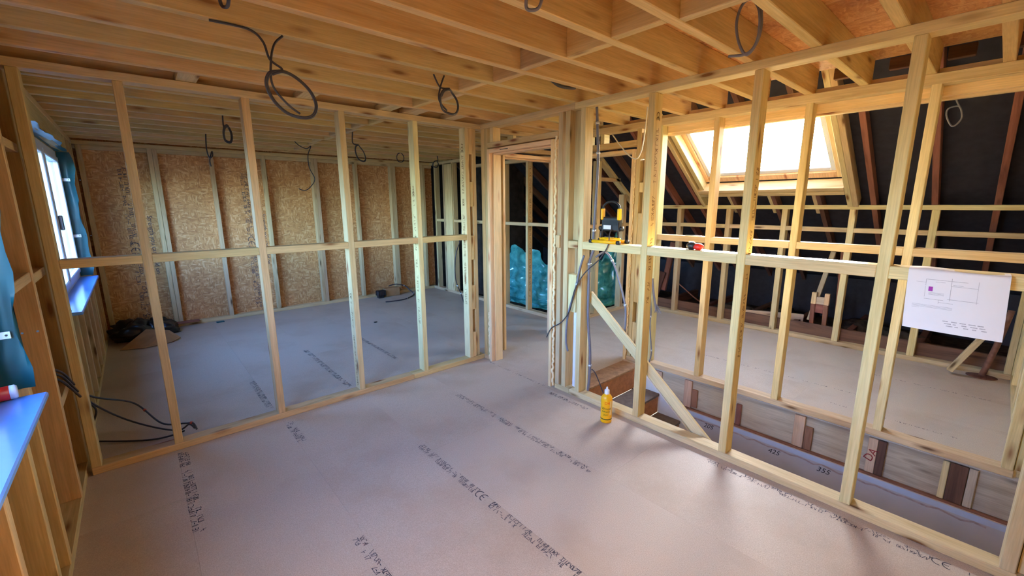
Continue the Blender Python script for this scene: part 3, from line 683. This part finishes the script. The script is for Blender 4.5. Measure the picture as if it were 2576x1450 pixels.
tag(br, 'pale diagonal board nailed across the stairwell behind the stud wall', 'board')

# ================================================================== THINGS
# ---- yellow glue bottle
bt = empty('adhesive_bottle', (-.142, -1.608, 0), 'yellow plastic adhesive bottle with white nozzle standing on the floor', 'bottle')
BW = Vector((-.142, -1.608, 0))
V, F = lathe([(.0, .0), (.034, .0), (.0395, .004), (.040, .012), (.0395, .05), (.040, .16), (.0395, .180), (.036, .192), (.026, .205), (.017, .213), (.0165, .216)], 36)
mesh_obj('body', bt, MT['yellow'], V, F, BW, True)
V, F = lathe([(.0175, .214), (.018, .216), (.018, .238), (.016, .243), (.0075, .246), (.0065, .258), (.005, .264), (.0035, .265)], 24)
mesh_obj('cap', bt, MT['white'], V, F, BW, True)
V, F = lathe([(.0402, .028), (.0404, .029), (.0404, .034), (.0402, .035)], 36); mesh_obj('band', bt, MT['greenprint'], V, F, BW, True)
fa = math.atan2(CAM.y-BW.y, CAM.x-BW.x)                    # side that shows the label
def on_bottle(me, ang, z, r=.0405):
    for v in me.vertices:
        a = ang+v.co.x/r; zz = v.co.y; rr = r+v.co.z
        v.co = Vector((rr*math.cos(a), rr*math.sin(a), z+zz))
    me.update(); return link('label_text', me, Matrix.Translation(BW), bt)
on_bottle(text_mesh('D4', .030, MT['redprint']), fa+.12, .155)
on_bottle(text_mesh('Wood', .026, MT['greenprint']), fa-.05, .113); on_bottle(text_mesh('Adhesive', .016, MT['greenprint']), fa-.05, .092)
V, F = glyphs(.034, 3, .0035, 31, None, .2)
for (b0, zc) in ((0, .066),):
    me = bpy.data.meshes.new('lines'); me.from_pydata([tuple(v-Vector((.017, 0, 0))) for v in V], [], F); me.materials.append(MT['greenprint']); on_bottle(me, fa-.1, zc)
V, F = [], []
for j in range(9):
    for i in range(7):
        a = fa+.62+i*.075; V.append((.0403*math.cos(a), .0403*math.sin(a), .065+.105*j/8))
for j in range(8):
    for i in range(6): F.append((j*7+i, j*7+i+1, (j+1)*7+i+1, (j+1)*7+i))
mesh_obj('side_label', bt, MT['cream'], V, F, BW, True)

# ---- work light standing on the noggin, seen from the back
WL = Vector((.045, -1.45, 1.262))
wk = empty('work_light', WL, 'yellow and black floodlight on a folding stand standing on the noggin', 'work light')
def wt(name, mat, pts, r, parent=wk, sub=0): return tube(name, parent, MT[mat], [WL+Vector(p) for p in pts], r, 10, sub)
for x in (-.06, .045):
    ft = wt('foot', 'yellow', [(x, .115, .012), (x, -.10, .012)], .012)
    for y in (.125, -.11): wt('end_cap', 'black', [(x, y-.012, .012), (x, y+.012, .012)], .0145, ft)
wt('cross_bar', 'yellow', [(-.06, .0, .026), (.045, .0, .026)], .011); wt('cross_bar', 'yellow', [(-.005, .085, .03), (-.005, -.085, .03)], .012)
for y in (.068, -.068): wt('upright', 'black', [(-.005, y, .03), (-.005, y, .15)], .006)
def wbx(name, mat, x0, x1, y0, y1, z0, z1, c=.005, parent=wk): return bx(name, parent, MT[mat], WL.x+x0, WL.x+x1, WL.y+y0, WL.y+y1, WL.z+z0, WL.z+z1, c)
hs = wbx('housing', 'black', -.012, .03, -.075, .075, .085, .185, .008)
for k in range(6): wbx('cooling_fin', 'black', -.018, -.0121, -.06, .06, .15+.006*k-.02, .1525+.006*k-.02, .0008, hs)
wbx('rating_label', 'paper', -.0194, -.0185, -.015, .05, .10, .128, .0002, hs)
wbx('lens', 'glass', .0302, .034, -.07, .07, .09, .18, .001, hs)
wbx('led_panel', 'white', .0345, .0355, -.066, .066, .094, .176, .0003, hs)
for y in (.07, -.07): wbx('side_bracket', 'yellow', -.018, .014, y-.011, y+.011, .165, .245, .006)
for y in (.09, -.09): wt('clamp_knob', 'black', [(.005, y-.012*math.copysign(1, y), .105), (.005, y+.01*math.copysign(1, y), .105)], .016)
wt('carry_handle', 'black', [(-.002, .07, .235), (-.002, .066, .262), (-.002, .04, .285), (-.002, 0, .293), (-.002, -.04, .285), (-.002, -.066, .262), (-.002, -.07, .235)], .0075, wk, 6)
wt('wire_frame', 'grey', [(-.02, .07, .035), (-.02, .07, .085)], .003); wt('wire_frame', 'grey', [(-.02, -.04, .045), (-.02, .035, .045)], .003)
tube('power_lead', wk, MT['cable'], [(.03, -1.47, 1.36), (-.0, -1.475, 1.33), (-.014, -1.475, 1.25), (-.012, -1.42, 1.165), (-.010, -1.375, 1.12), (-.016, -1.267, 1.02), (-.032, -1.193, .887), (-.034, -1.15, .72), (-.022, -1.056, .603), (-.022, -.948, .529), (-.024, -.894, .437)], .0042)

# ---- red and black tape measure and pencil
TM = Vector((.045, -2.08, 1.262))
tm = empty('tape_measure', TM, 'red and black rounded tape measure lying on the noggin below the skylight', 'tape measure')
def lump(name, parent, mat, c, sx, sy, sz, amp=0, seed=0, n=14, m=10, flat=None):
    V, F = [], []
    for j in range(m+1):
        t = math.pi*j/m
        for i in range(n):
            a = 2*math.pi*i/n; d = Vector((math.sin(t)*math.cos(a), math.sin(t)*math.sin(a), math.cos(t)))
            q = d.copy()
            if amp: d = d*(1+amp*mnoise.noise(q*1.9+Vector((seed, seed, 0)))+amp*.6*mnoise.noise(q*4.3+Vector((0, seed, 2))))
            p = Vector((d.x*sx, d.y*sy, d.z*sz))
            if flat is not None: p.z = max(p.z, flat)
            V.append(p)
    for j in range(m):
        for i in range(n): F.append((j*n+i, (j+1)*n+i, (j+1)*n+(i+1) % n, j*n+(i+1) % n))
    return mesh_obj(name, parent, mat, V, F, c, True)
lump('shell', tm, MT['black'], TM+Vector((0, .026, .022)), .026, .034, .024, 0, 0, 18, 12, -.0218)
lump('shell', tm, MT['red'], TM+Vector((0, -.014, .019)), .0255, .034, .021, 0, 0, 18, 12, -.0188)
bx('lock_button', tm, MT['white'], TM.x-.008, TM.x+.008, TM.y+.015, TM.y+.045, TM.z+.043, TM.z+.050, .003)
bx('hook', tm, MT['strap'], TM.x-.010, TM.x+.010, TM.y-.062, TM.y-.045, TM.z+.002, TM.z+.006, .0008)
pn = tube('pencil', None, MT['grey'], [(1.06, -1.50, 1.2695), (1.065, -1.64, 1.2695)], .004, 6, 0); tag(pn, 'thin grey pencil lying on the noggin of the landing wall', 'pencil')

# ---- drawing sheet hung over the noggin
ps = empty('drawing_sheet', (-.01, -3.2, 1.03), 'white printed plan sheet hung over the stair wall noggin', 'paper')
PW, PH = .292, .335
def sheet_pt(u, v):
    """u across (0..1), v down from the folded top (0..1)"""
    s_ = v*PH
    if s_ < .07: x, z = .058-s_, 1.2645+.004*math.sin(u*7)
    elif s_ < .095:
        a = (s_-.07)/.025*math.pi/2; x, z = -.012-.014*math.sin(a), 1.2645-.014*(1-math.cos(a))
    else:
        d = s_-.095; x, z = -.026-.028*math.sin(min(1, d/.2)*math.pi*.5)*(.7+.3*math.sin(u*2.6)), 1.2505-d
    y = -3.052-u*PW-.016*v; z -= .0
    return Vector((x, y, z-.004*u))
nu, nv = 14, 40
V = [sheet_pt(i/nu, j/nv) for j in range(nv+1) for i in range(nu+1)]; k = len(V); V += [v+Vector((.0006, 0, -.0004)) for v in V]; F = []
for j in range(nv):
    for i in range(nu):
        a = j*(nu+1)+i; F.append((a, a+1, a+nu+2, a+nu+1)); F.append((k+a, k+a+nu+1, k+a+nu+2, k+a+1))
mesh_obj('sheet', ps, MT['paper'], V, F, (0, 0, 0), True)
def ink(u0, u1, v0, v1, mat, name='printed_line'):
    n = max(1, int(abs(u1-u0)*14)); m = max(1, int(abs(v1-v0)*40)); V, F = [], []
    for j in range(m+1):
        for i in range(n+1):
            p = sheet_pt(u0+(u1-u0)*i/n, v0+(v1-v0)*j/m); V.append(p+Vector((-.0007, 0, .0003)))
    for j in range(m):
        for i in range(n): a = j*(n+1)+i; F.append((a, a+1, a+n+2, a+n+1))
    return V, F
def inkobj(name, rects, mat):
    V, F = join_geo([ink(*r, mat) for r in rects]); mesh_obj(name, ps, MT[mat], V, F)
inkobj('purple_square', [(.235, .28, .45, .505)], 'purple')
th = .005
inkobj('plan_outline', [(.20, .62, .36, .36+th), (.20, .205, .36, .44), (.46, .465, .33, .60), (.72, .724, .34, .60), (.20, .20+.004, .45, .58), (.2, .4, .60, .60+th), (.44, .74, .58, .585), (.35, .5, .63, .634), (.35, .354, .60, .65), (.46, .72, .42, .424), (.1, .2, .40, .403)], 'inkfaint')
for r in [(.24, .40, .52+k*.012, .524+k*.012) for k in range(3)]+[(.08, .50, .68+k*.013, .6835+k*.013) for k in range(3)]+[(.08, .16, .72, .7235)]+[(.30, .40, .385, .389), (.48, .58, .405, .41)]: inkobj('printed_line', [r], 'inkfaint')
rr = random.Random(5)
inkobj('title_lines', [(a, a+rr.uniform(.03, .07), .845+k*.028, .857+k*.028) for k in range(3) for a in [.42+.02*k+.085*q for q in range(5)]], 'inkfaint')

# ---- cables
def cable(name, pts, r, mat, label, group=None, clips=(), clipmat='strap'):
    c = tube(name, None, MT[mat], pts, r, 7); tag(c, label, 'cable', group)
    P = spline(pts, 8)
    for t in clips:
        i = int(t*(len(P)-2)); d = (P[i+1]-P[i]).normalized()*.008
        tube('cable_tape', c, MT[clipmat], [P[i]-d, P[i]+d], r*1.5, 7, 0)
    return c
def coil(name, hang, ring_c, rx, rz_, turns, mat, r, label, yaw_=0.0, tilt=0.0, group=None, tail=None):
    pts = [Vector(p) for p in hang]; n = 10
    ux, uy = math.cos(yaw_), math.sin(yaw_); a0 = math.pi/2
    for k in range(int(n*turns)+1):
        a = a0+2*math.pi*k/n; ex = rx*(1-.06*(k//n))*math.cos(a); ez = rz_*(1-.05*(k//n))*math.sin(a); off = .005*(k % 5)-.01
        pts.append(Vector(ring_c)+Vector((ux*ex-uy*off+ez*tilt*ux, uy*ex+ux*off+ez*tilt*uy, ez)))
    if tail: pts += [Vector(p) for p in tail]
    return cable(name, pts, r, mat, label, group)
c1 = coil('cable_coil', [(-2.19, -1.145, 2.252), (-2.06, -1.15, 2.25), (-2.01, -1.15, 2.215), (-1.99, -1.15, 2.15)], (-1.915, -1.15, 2.02), .095, .095, 2.15, 'cable', .0048, 'largest black cable coil hanging from a front room joist', 0, -.35)
tube('loose_end', c1, MT['cable'], [(-1.93, -1.147, 2.254), (-1.965, -1.15, 2.215), (-1.985, -1.15, 2.15), (-1.99, -1.15, 2.05), (-1.94, -1.152, 1.98), (-1.89, -1.15, 1.945)], .0048)
c2 = coil('cable_coil', [(-1.16, -1.10, 2.25), (-1.12, -1.10, 2.19)], (-1.06, -1.10, 2.12), .072, .068, 2.2, 'cable', .0048, 'black cable coil hanging under a joist near the top of the doorway', .2, -.1)
tube('loose_end', c2, MT['cable'], [(-1.09, -1.10, 2.255), (-1.118, -1.10, 2.19), (-1.13, -1.10, 2.12), (-1.08, -1.10, 2.07)], .0048)
c3 = cable('cable_loop', [(-.5, -2.52, 2.40), (-.5, -2.53, 2.30), (-.5, -2.535, 2.25), (-.5, -2.525, 2.19), (-.5, -2.49, 2.15), (-.5, -2.455, 2.20), (-.5, -2.436, 2.28), (-.5, -2.45, 2.345), (-.5, -2.487, 2.36), (-.505, -2.525, 2.30), (-.505, -2.528, 2.20), (-.5, -2.49, 2.155), (-.5, -2.415, 2.162)], .0058, 'gcable', 'grey cable loop hanging between joists at the upper right')
cable('cable_end', [(-2.19, -1.39, 2.30), (-2.182, -1.37, 2.24), (-2.17, -1.40, 2.225), (-2.18, -1.50, 2.22), (-2.185, -1.6, 2.26)], .006, 'cable', 'short black cable stub at the top edge above the left room')
cable('cable_loop', [(-1.37, -2.08, 2.29), (-1.36, -2.06, 2.235), (-1.34, -2.075, 2.225), (-1.33, -2.10, 2.235), (-1.33, -2.12, 2.29)], .006, 'gcable', 'small grey cable bend at the top edge above the doorway')
cable('cable_end', [(-.52, -1.385, 2.272), (-.45, -1.385, 2.252), (-.36, -1.385, 2.254), (-.30, -1.385, 2.262)], .010, 'cable', 'dark cable lying along a joist above the stair wall corner')
# far room
coil('cable_coil', [(-1.815, 1.255, 2.30), (-1.817, 1.255, 2.2)], (-1.795, 1.25, 2.15), .035, .075, 4.2, 'cable', .006, 'narrow black cable coil hanging highest in the far room', .3, 0)
cable('cable_drop', [(-1.83, 2.215, 2.30), (-1.845, 2.215, 2.12), (-1.83, 2.215, 2.03), (-1.80, 2.215, 2.05), (-1.79, 2.31, 2.10), (-1.83, 2.215, 2.0), (-1.825, 2.215, 1.94)], .006, 'cable', 'black cable hanging in front of the second OSB bay of the far wall')
cable('cable_drop', [(-1.02, 2.213, 2.29), (-.95, 2.215, 2.22), (-.87, 2.215, 2.19), (-.82, 2.215, 2.22), (-.86, 2.215, 2.12), (-.86, 2.215, 1.98), (-.81, 2.215, 1.85), (-.86, 2.215, 1.76), (-.93, 2.215, 1.71), (-1.0, 2.215, 1.73)], .005, 'cable', 'longest black cable dangling in front of the far OSB wall')
coil('cable_coil', [(-.69, 1.255, 2.30), (-.70, 1.255, 2.17)], (-.63, 1.25, 2.07), .07, .08, 1.6, 'cable', .006, 'black cable bundle hanging in the middle of the far room', .5, -.4)
coil('cable_coil', [(.43, 2.515, 2.30)], (.48, 2.515, 2.20), .055, .065, 1.1, 'cable', .006, 'faint black cable loop high in front of the far wall', 0, 0)
coil('cable_coil', [(1.08, 2.515, 2.30), (1.10, 2.515, 2.2)], (1.06, 2.515, 2.14), .07, .05, 1.8, 'cable', .007, 'tangled black cable hanging by the right partition of the far room', .4, .3)
cable('cable_drop', [(.085, .415, 2.30), (.065, .415, 1.8), (.05, .415, 1.27), (-.035, .415, 1.02), (-.045, .415, .77), (.022, .415, .586), (.07, .415, .423)], .0055, 'cable', 'long black cable hanging down behind the corner post', None, (.12, .2, .75, .85))
# left wall cables across the bottom of the centre wall
lc = cable('cable_bundle', [(-2.955, -.24, .73), (-2.90, -.17, .70), (-2.85, .2, .42), (-2.68, .60, .17), (-2.55, .35, .07), (-2.43, .20, .085), (-2.39, .13, .10), (-2.375, .10, .06)], .006, 'cable', 'black cables running from the left wall to the foot of the first full stud', None, (.5, .85), 'orange')
tube('cable_strand', lc, MT['cable'], [(-2.955, -.235, .71), (-2.90, -.18, .68), (-2.85, .15, .40), (-2.75, .55, .10), (-2.60, .42, .03), (-2.47, .22, .04), (-2.41, .15, .09), (-2.385, .11, .07)], .006)
tube('cable_strand', lc, MT['cable'], [(-2.955, -.24, .69), (-2.905, -.19, .66), (-2.86, .05, .45), (-2.84, .25, .30), (-2.90, .45, .12)], .006)
tube('cable_strand', lc, MT['cable'], [(-2.95, .47, .02), (-2.88, .46, .012), (-2.77, .37, .010), (-2.62, .26, .010), (-2.52, .21, .02), (-2.44, .16, .05)], .006)
# stair wall riser cables
rc = cable('cable_bundle', [(.05, -1.29, 2.21), (.05, -1.305, 2.02), (.05, -1.315, 1.80), (.05, -1.30, 1.40), (.06, -1.285, 1.264)], .010, 'gcable', 'grey cables clipped together down the stair wall above the work light', None, (.18, .45, .85))
cable('cable_bundle', [(.07, -1.285, 1.20), (.07, -1.25, 1.10), (.07, -1.248, .98), (.07, -1.252, .66), (.075, -1.275, .41), (.075, -1.28, .20), (.072, -1.27, .055)], .011, 'gcable', 'thick grey cable bundle hanging below the work light to the floor plate', None, (.2, .8))
cable('cable_drop', [(-.012, -1.262, 1.16), (-.012, -1.225, 1.06), (-.012, -1.19, .91), (-.012, -1.115, .67), (-.012, -1.10, .466), (-.012, -1.12, .37)], .008, 'gcable', 'grey cable end hanging in front of the studs beside the doorway', None, (.4,))
cable('cable_drop', [(.10, -1.285, 1.14), (.15, -1.33, 1.18), (.15, -1.40, 1.12), (.15, -1.46, 1.0), (.15, -1.53, .80), (.15, -1.54, .63), (.15, -1.53, .51)], .008, 'gcable', 'grey cable curving down over the stair opening', None, (.35, .7))
cable('cable_end', [(.087, -1.29, .24), (.105, -1.32, .20), (.13, -1.38, .05), (.125, -1.42, -.03)], .0045, 'cable', 'thin black cable end behind the adhesive bottle')
cable('cable_drop', [(.985, -1.215, 1.30), (.985, -1.225, .87), (.98, -1.262, .575), (.985, -1.258, .415), (1.0, -1.28, .15), (1.0, -1.245, .0)], .006, 'gcable', 'grey cable running down the landing wall post', None, (.5, .8))
fc = cable('cable_end', [(1.016, -1.235, .86), (1.014, -1.26, .72), (1.012, -1.285, .62), (1.01, -1.30, .56)], .010, 'gcable', 'frayed grey cable ends splayed beside the landing wall post')
for k in range(4): tube('cable_strand', fc, MT['gcable'], [(1.012, -1.283, .64), (1.012+.003*k, -1.29-.008*k, .59), (1.01+.004*k, -1.285-.018*k, .545)], .004)
cable('cable_drop', [(.7, -.956, 2.13), (.7, -.99, 2.09), (.7, -1.042, 2.03), (.7, -1.126, 1.945), (.7, -1.205, 1.905), (.7, -1.25, 1.96), (.7, -1.272, 2.086), (.7, -1.286, 2.236), (.7, -1.287, 2.36)], .0055, 'wcable', 'pale cable looping down over the stairs from the ceiling')
cable('cable_loop', [(1.6, -2.96, 2.26), (1.6, -2.99, 2.18), (1.6, -3.018, 2.12), (1.6, -3.024, 2.066), (1.6, -2.99, 2.027), (1.6, -2.955, 2.09), (1.6, -2.955, 2.14), (1.6, -3.0, 2.15), (1.6, -3.02, 2.12)], .005, 'gcable', 'thin grey wire loop hanging against the dark roof')

# ---- teal plastic sheet in the eaves corner
plan = [(1.90, 1.78), (1.92, 1.40), (1.88, 1.05), (1.95, .80), (2.06, .62), (2.25, .56), (2.5, .56), (2.8, .55), (2.98, .54)]
tops = [.84, .82, .74, .64, .60, .70, .68, .85, 1.15]
PP = spline([(a, b, h) for (a, b), h in zip(plan, tops)], 9)
def film_geo(seed, bulge, z_lo, z_hi):
    n, m = len(PP), 26; V, F = [], []
    for i, p in enumerate(PP):
        t = (PP[min(i+1, n-1)]-PP[max(i-1, 0)]); t.z = 0; t.normalize(); nn = Vector((-t.y, t.x, 0))
        for j in range(m+1):
            v = j/m; q = Vector((p.x*3.1, p.y*3.1, v*3.4+seed))
            d = .07*mnoise.noise(q)+.10*abs(mnoise.noise(q*2.1+Vector((5, seed, 1))))+.012*abs(mnoise.noise(q*5+Vector((1, 2, seed))))-.03
            e = .16*mnoise.noise(Vector((i*.16, seed, j*.01)))
            z = z_lo+(p.z*z_hi-z_lo+e)*v
            V.append(Vector((p.x, p.y, z))+nn*(d+bulge*math.sin(v*math.pi))+t*.04*mnoise.noise(q*1.7+Vector((9, 0, 0))))
    for i in range(n-1):
        for j in range(m): a = i*(m+1)+j; F.append((a, a+1, a+m+2, a+m+1))
    return V, F
tp = empty('plastic_sheet', (1.8, 1.0, 0), 'crumpled teal plastic sheet heaped behind the studs beyond the doorways', 'plastic sheet')
V, F = film_geo(1.0, -.04, .03, 1.0); mesh_obj('upper_fold', tp, MT['film'], V, F, (0, 0, 0), True)
V, F = film_geo(6.3, -.10, .0, .55); mesh_obj('lower_fold', tp, MT['film'], V, F, (0, 0, 0), True)

# ---- rubbish in the far left corner
sk = empty('rubbish_sack', (-2.62, 3.28, 0), 'black plastic sack slumped in the corner of the far room', 'sack')
lump('sack_body', sk, MT['bag'], (-2.66, 3.30, .07), .21, .20, .15, .45, 3, 26, 18, -.068)
lump('sack_body', sk, MT['bag'], (-2.44, 3.33, .07), .18, .14, .13, .5, 8, 24, 16, -.068)
cb = empty('cardboard_piece', (-2.5, 3.05, 0), 'flattened cardboard piece leaning on the black sack', 'cardboard')
def slab(name, parent, mat, P, th):
    P = [Vector(p) for p in P]; n = (P[1]-P[0]).cross(P[3]-P[0]).normalized()*th; V = P+[p+n for p in P]
    return mesh_obj(name, parent, mat, V, [(3, 2, 1, 0), (4, 5, 6, 7), (0, 1, 5, 4), (1, 2, 6, 5), (2, 3, 7, 6), (3, 0, 4, 7)])
slab('main_panel', cb, MT['card'], [(-2.80, 2.82, .005), (-2.60, 2.74, .005), (-2.36, 2.96, .11), (-2.56, 3.06, .14)], .006)
slab('flap', cb, MT['card'], [(-2.36, 2.96, .11), (-2.27, 2.90, .02), (-2.36, 2.80, .005), (-2.60, 2.74, .005)][::-1], .006)
of = tag(bx('timber_offcut', None, MT['brownold'], -2.28, -2.02, 3.50, 3.56, .046, .07), 'small brown timber offcut beside the sack at the far wall', 'offcut')
tag(bx('blue_offcut', None, MT['teal'], -1.85, -1.76, 3.44, 3.49, .0, .012), 'tiny blue scrap on the floor by the far wall', 'scrap')
cx = empty('cardboard_box', (.62, 3.46, 0), 'small brown cardboard box by the far wall with a black plug on top', 'box')
bx('box_body', cx, MT['card'], .55, .80, 3.42, 3.55, .002, .14, .004); slab('flap', cx, MT['card'], [(.55, 3.42, .14), (.55, 3.55, .14), (.46, 3.55, .17), (.46, 3.42, .17)], .004)
slab('flap', cx, MT['card'], [(.80, 3.42, .14), (.80, 3.55, .14), (.86, 3.55, .09), (.86, 3.42, .09)][::-1], .004)
pg = empty('black_plug', (.50, 3.40, 0), 'black ribbed plastic fitting beside the small cardboard box', 'fitting')
bx('plug_body', pg, MT['black'], .38, .53, 3.38, 3.47, .04, .13, .012)
for k in range(5): bx('rib', pg, MT['black'], .395+.028*k, .405+.028*k, 3.372, 3.379, .045, .125, .002)
bx('foot', pg, MT['black'], .40, .50, 3.39, 3.46, .0, .041, .006)
cable('floor_cable', [(.66, 3.545, .16), (.80, 3.535, .175), (.94, 3.50, .13), (.99, 3.42, .06), (1.0, 3.30, .012), (.86, 3.14, .010), (.66, 3.02, .010), (.46, 3.02, .010), (.36, 3.05, .010)], .009, 'cable', 'black cable curling on the floor by the small cardboard box', None, (.25, .5, .72))
bk = bx('floor_chip', None, MT['black'], -.28, -.24, 2.02, 2.05, 0, .008); tag(bk, 'black speck of waste on the far room floor', 'scrap')
# ---- red tube on the near sill
rd = empty('sealant_tube', (-2.97, -.99, .851), 'red tube with a white end lying on the near window sill', 'tube')
rp0, rp1 = Vector((-3.09, -1.0, .878)), Vector((-2.935, -.985, .878)); dd = (rp1-rp0).normalized()
tube('tube_body', rd, MT['red'], [rp0, rp1], .026, 18, 0); tube('tube_end', rd, MT['white'], [rp1, rp1+dd*.012, rp1+dd*.018], .0262, 18, 0, lambda i: (1, 1, .85)[i])
# ---- prop, pipe and old pieces in the eaves
pr = beam('timber_prop', None, MT['green'], (2.90, -3.17, .03), (2.94, -3.40, .54), .045, .07, (1, 0, 0)); tag(pr, 'short timber prop leaning under the hung plan sheet', 'prop')
pp = tube('rusty_pipe', None, MT['rust'], [(3.02, -3.37, .0), (3.035, -3.42, .30), (3.05, -3.46, .62)], .022, 14, 3); tag(pp, 'rusty vertical pipe rising from the floor in the right corner', 'pipe')
V, F = lathe([(.0, 0), (.10, 0), (.075, .006), (.03, .012)], 20); hp = mesh_obj('pipe_collar', pp, MT['old'], V, F, (3.02, -3.37, .0005), True)
tr = empty('old_trestle', (3.6, -1.98, -.04), 'old brown timber bracket with two pale sawn blocks in the eaves', 'bracket')
for y in (-1.925, -2.055):
    beam('leg', tr, MT['brownold'], (3.6, y, -.04), (3.58, y+.008, .33), .045, .05, (1, 0, 0)); bx('sawn_block', tr, MT['lining'], 3.555, 3.60, y-.02, y+.03, .33, .47)
bx('cross_piece', tr, MT['brownold'], 3.585, 3.625, -2.05, -1.92, .22, .33); bx('cross_piece', tr, MT['rim'], 3.57, 3.60, -2.03, -1.94, .331, .42)
def old(name, p0, p1, wd, dp, mat, label, cat='strut'): tag(beam(name, None, MT[mat], p0, p1, wd, dp, (1, 0, 0)), label, cat)
old('old_strut', (3.66, -1.88, .10), (3.72, -2.02, .96), .05, .05, 'rim', 'greyish strut leaning behind the old bracket in the eaves')
old('old_strut', (3.80, -2.14, -.04), (3.82, -2.10, 1.0), .06, .05, 'brownold', 'brown post standing just right of the old bracket in the eaves')
old('old_strut', (3.60, .07, .20), (3.66, -.02, .95), .08, .05, 'brownold', 'brown strut hanging at the left end of the eaves void')
old('old_board', (3.50, .22, -.04), (3.56, .10, .50), .16, .03, 'old', 'dark board propped in the left end of the eaves void', 'board')
cp = tube('copper_pipe', None, MT['copper'], [(3.55, -.18, .36), (3.55, -.30, .28), (3.52, -.52, .15), (3.5, -.75, .07)], .010, 10, 4); tag(cp, 'thin copper pipe sloping down through the eaves', 'pipe')
old('old_board', (3.40, -1.15, .097), (3.72, -1.80, .097), .10, .03, 'rim', 'loose grey plank lying across the eaves ties', 'plank')
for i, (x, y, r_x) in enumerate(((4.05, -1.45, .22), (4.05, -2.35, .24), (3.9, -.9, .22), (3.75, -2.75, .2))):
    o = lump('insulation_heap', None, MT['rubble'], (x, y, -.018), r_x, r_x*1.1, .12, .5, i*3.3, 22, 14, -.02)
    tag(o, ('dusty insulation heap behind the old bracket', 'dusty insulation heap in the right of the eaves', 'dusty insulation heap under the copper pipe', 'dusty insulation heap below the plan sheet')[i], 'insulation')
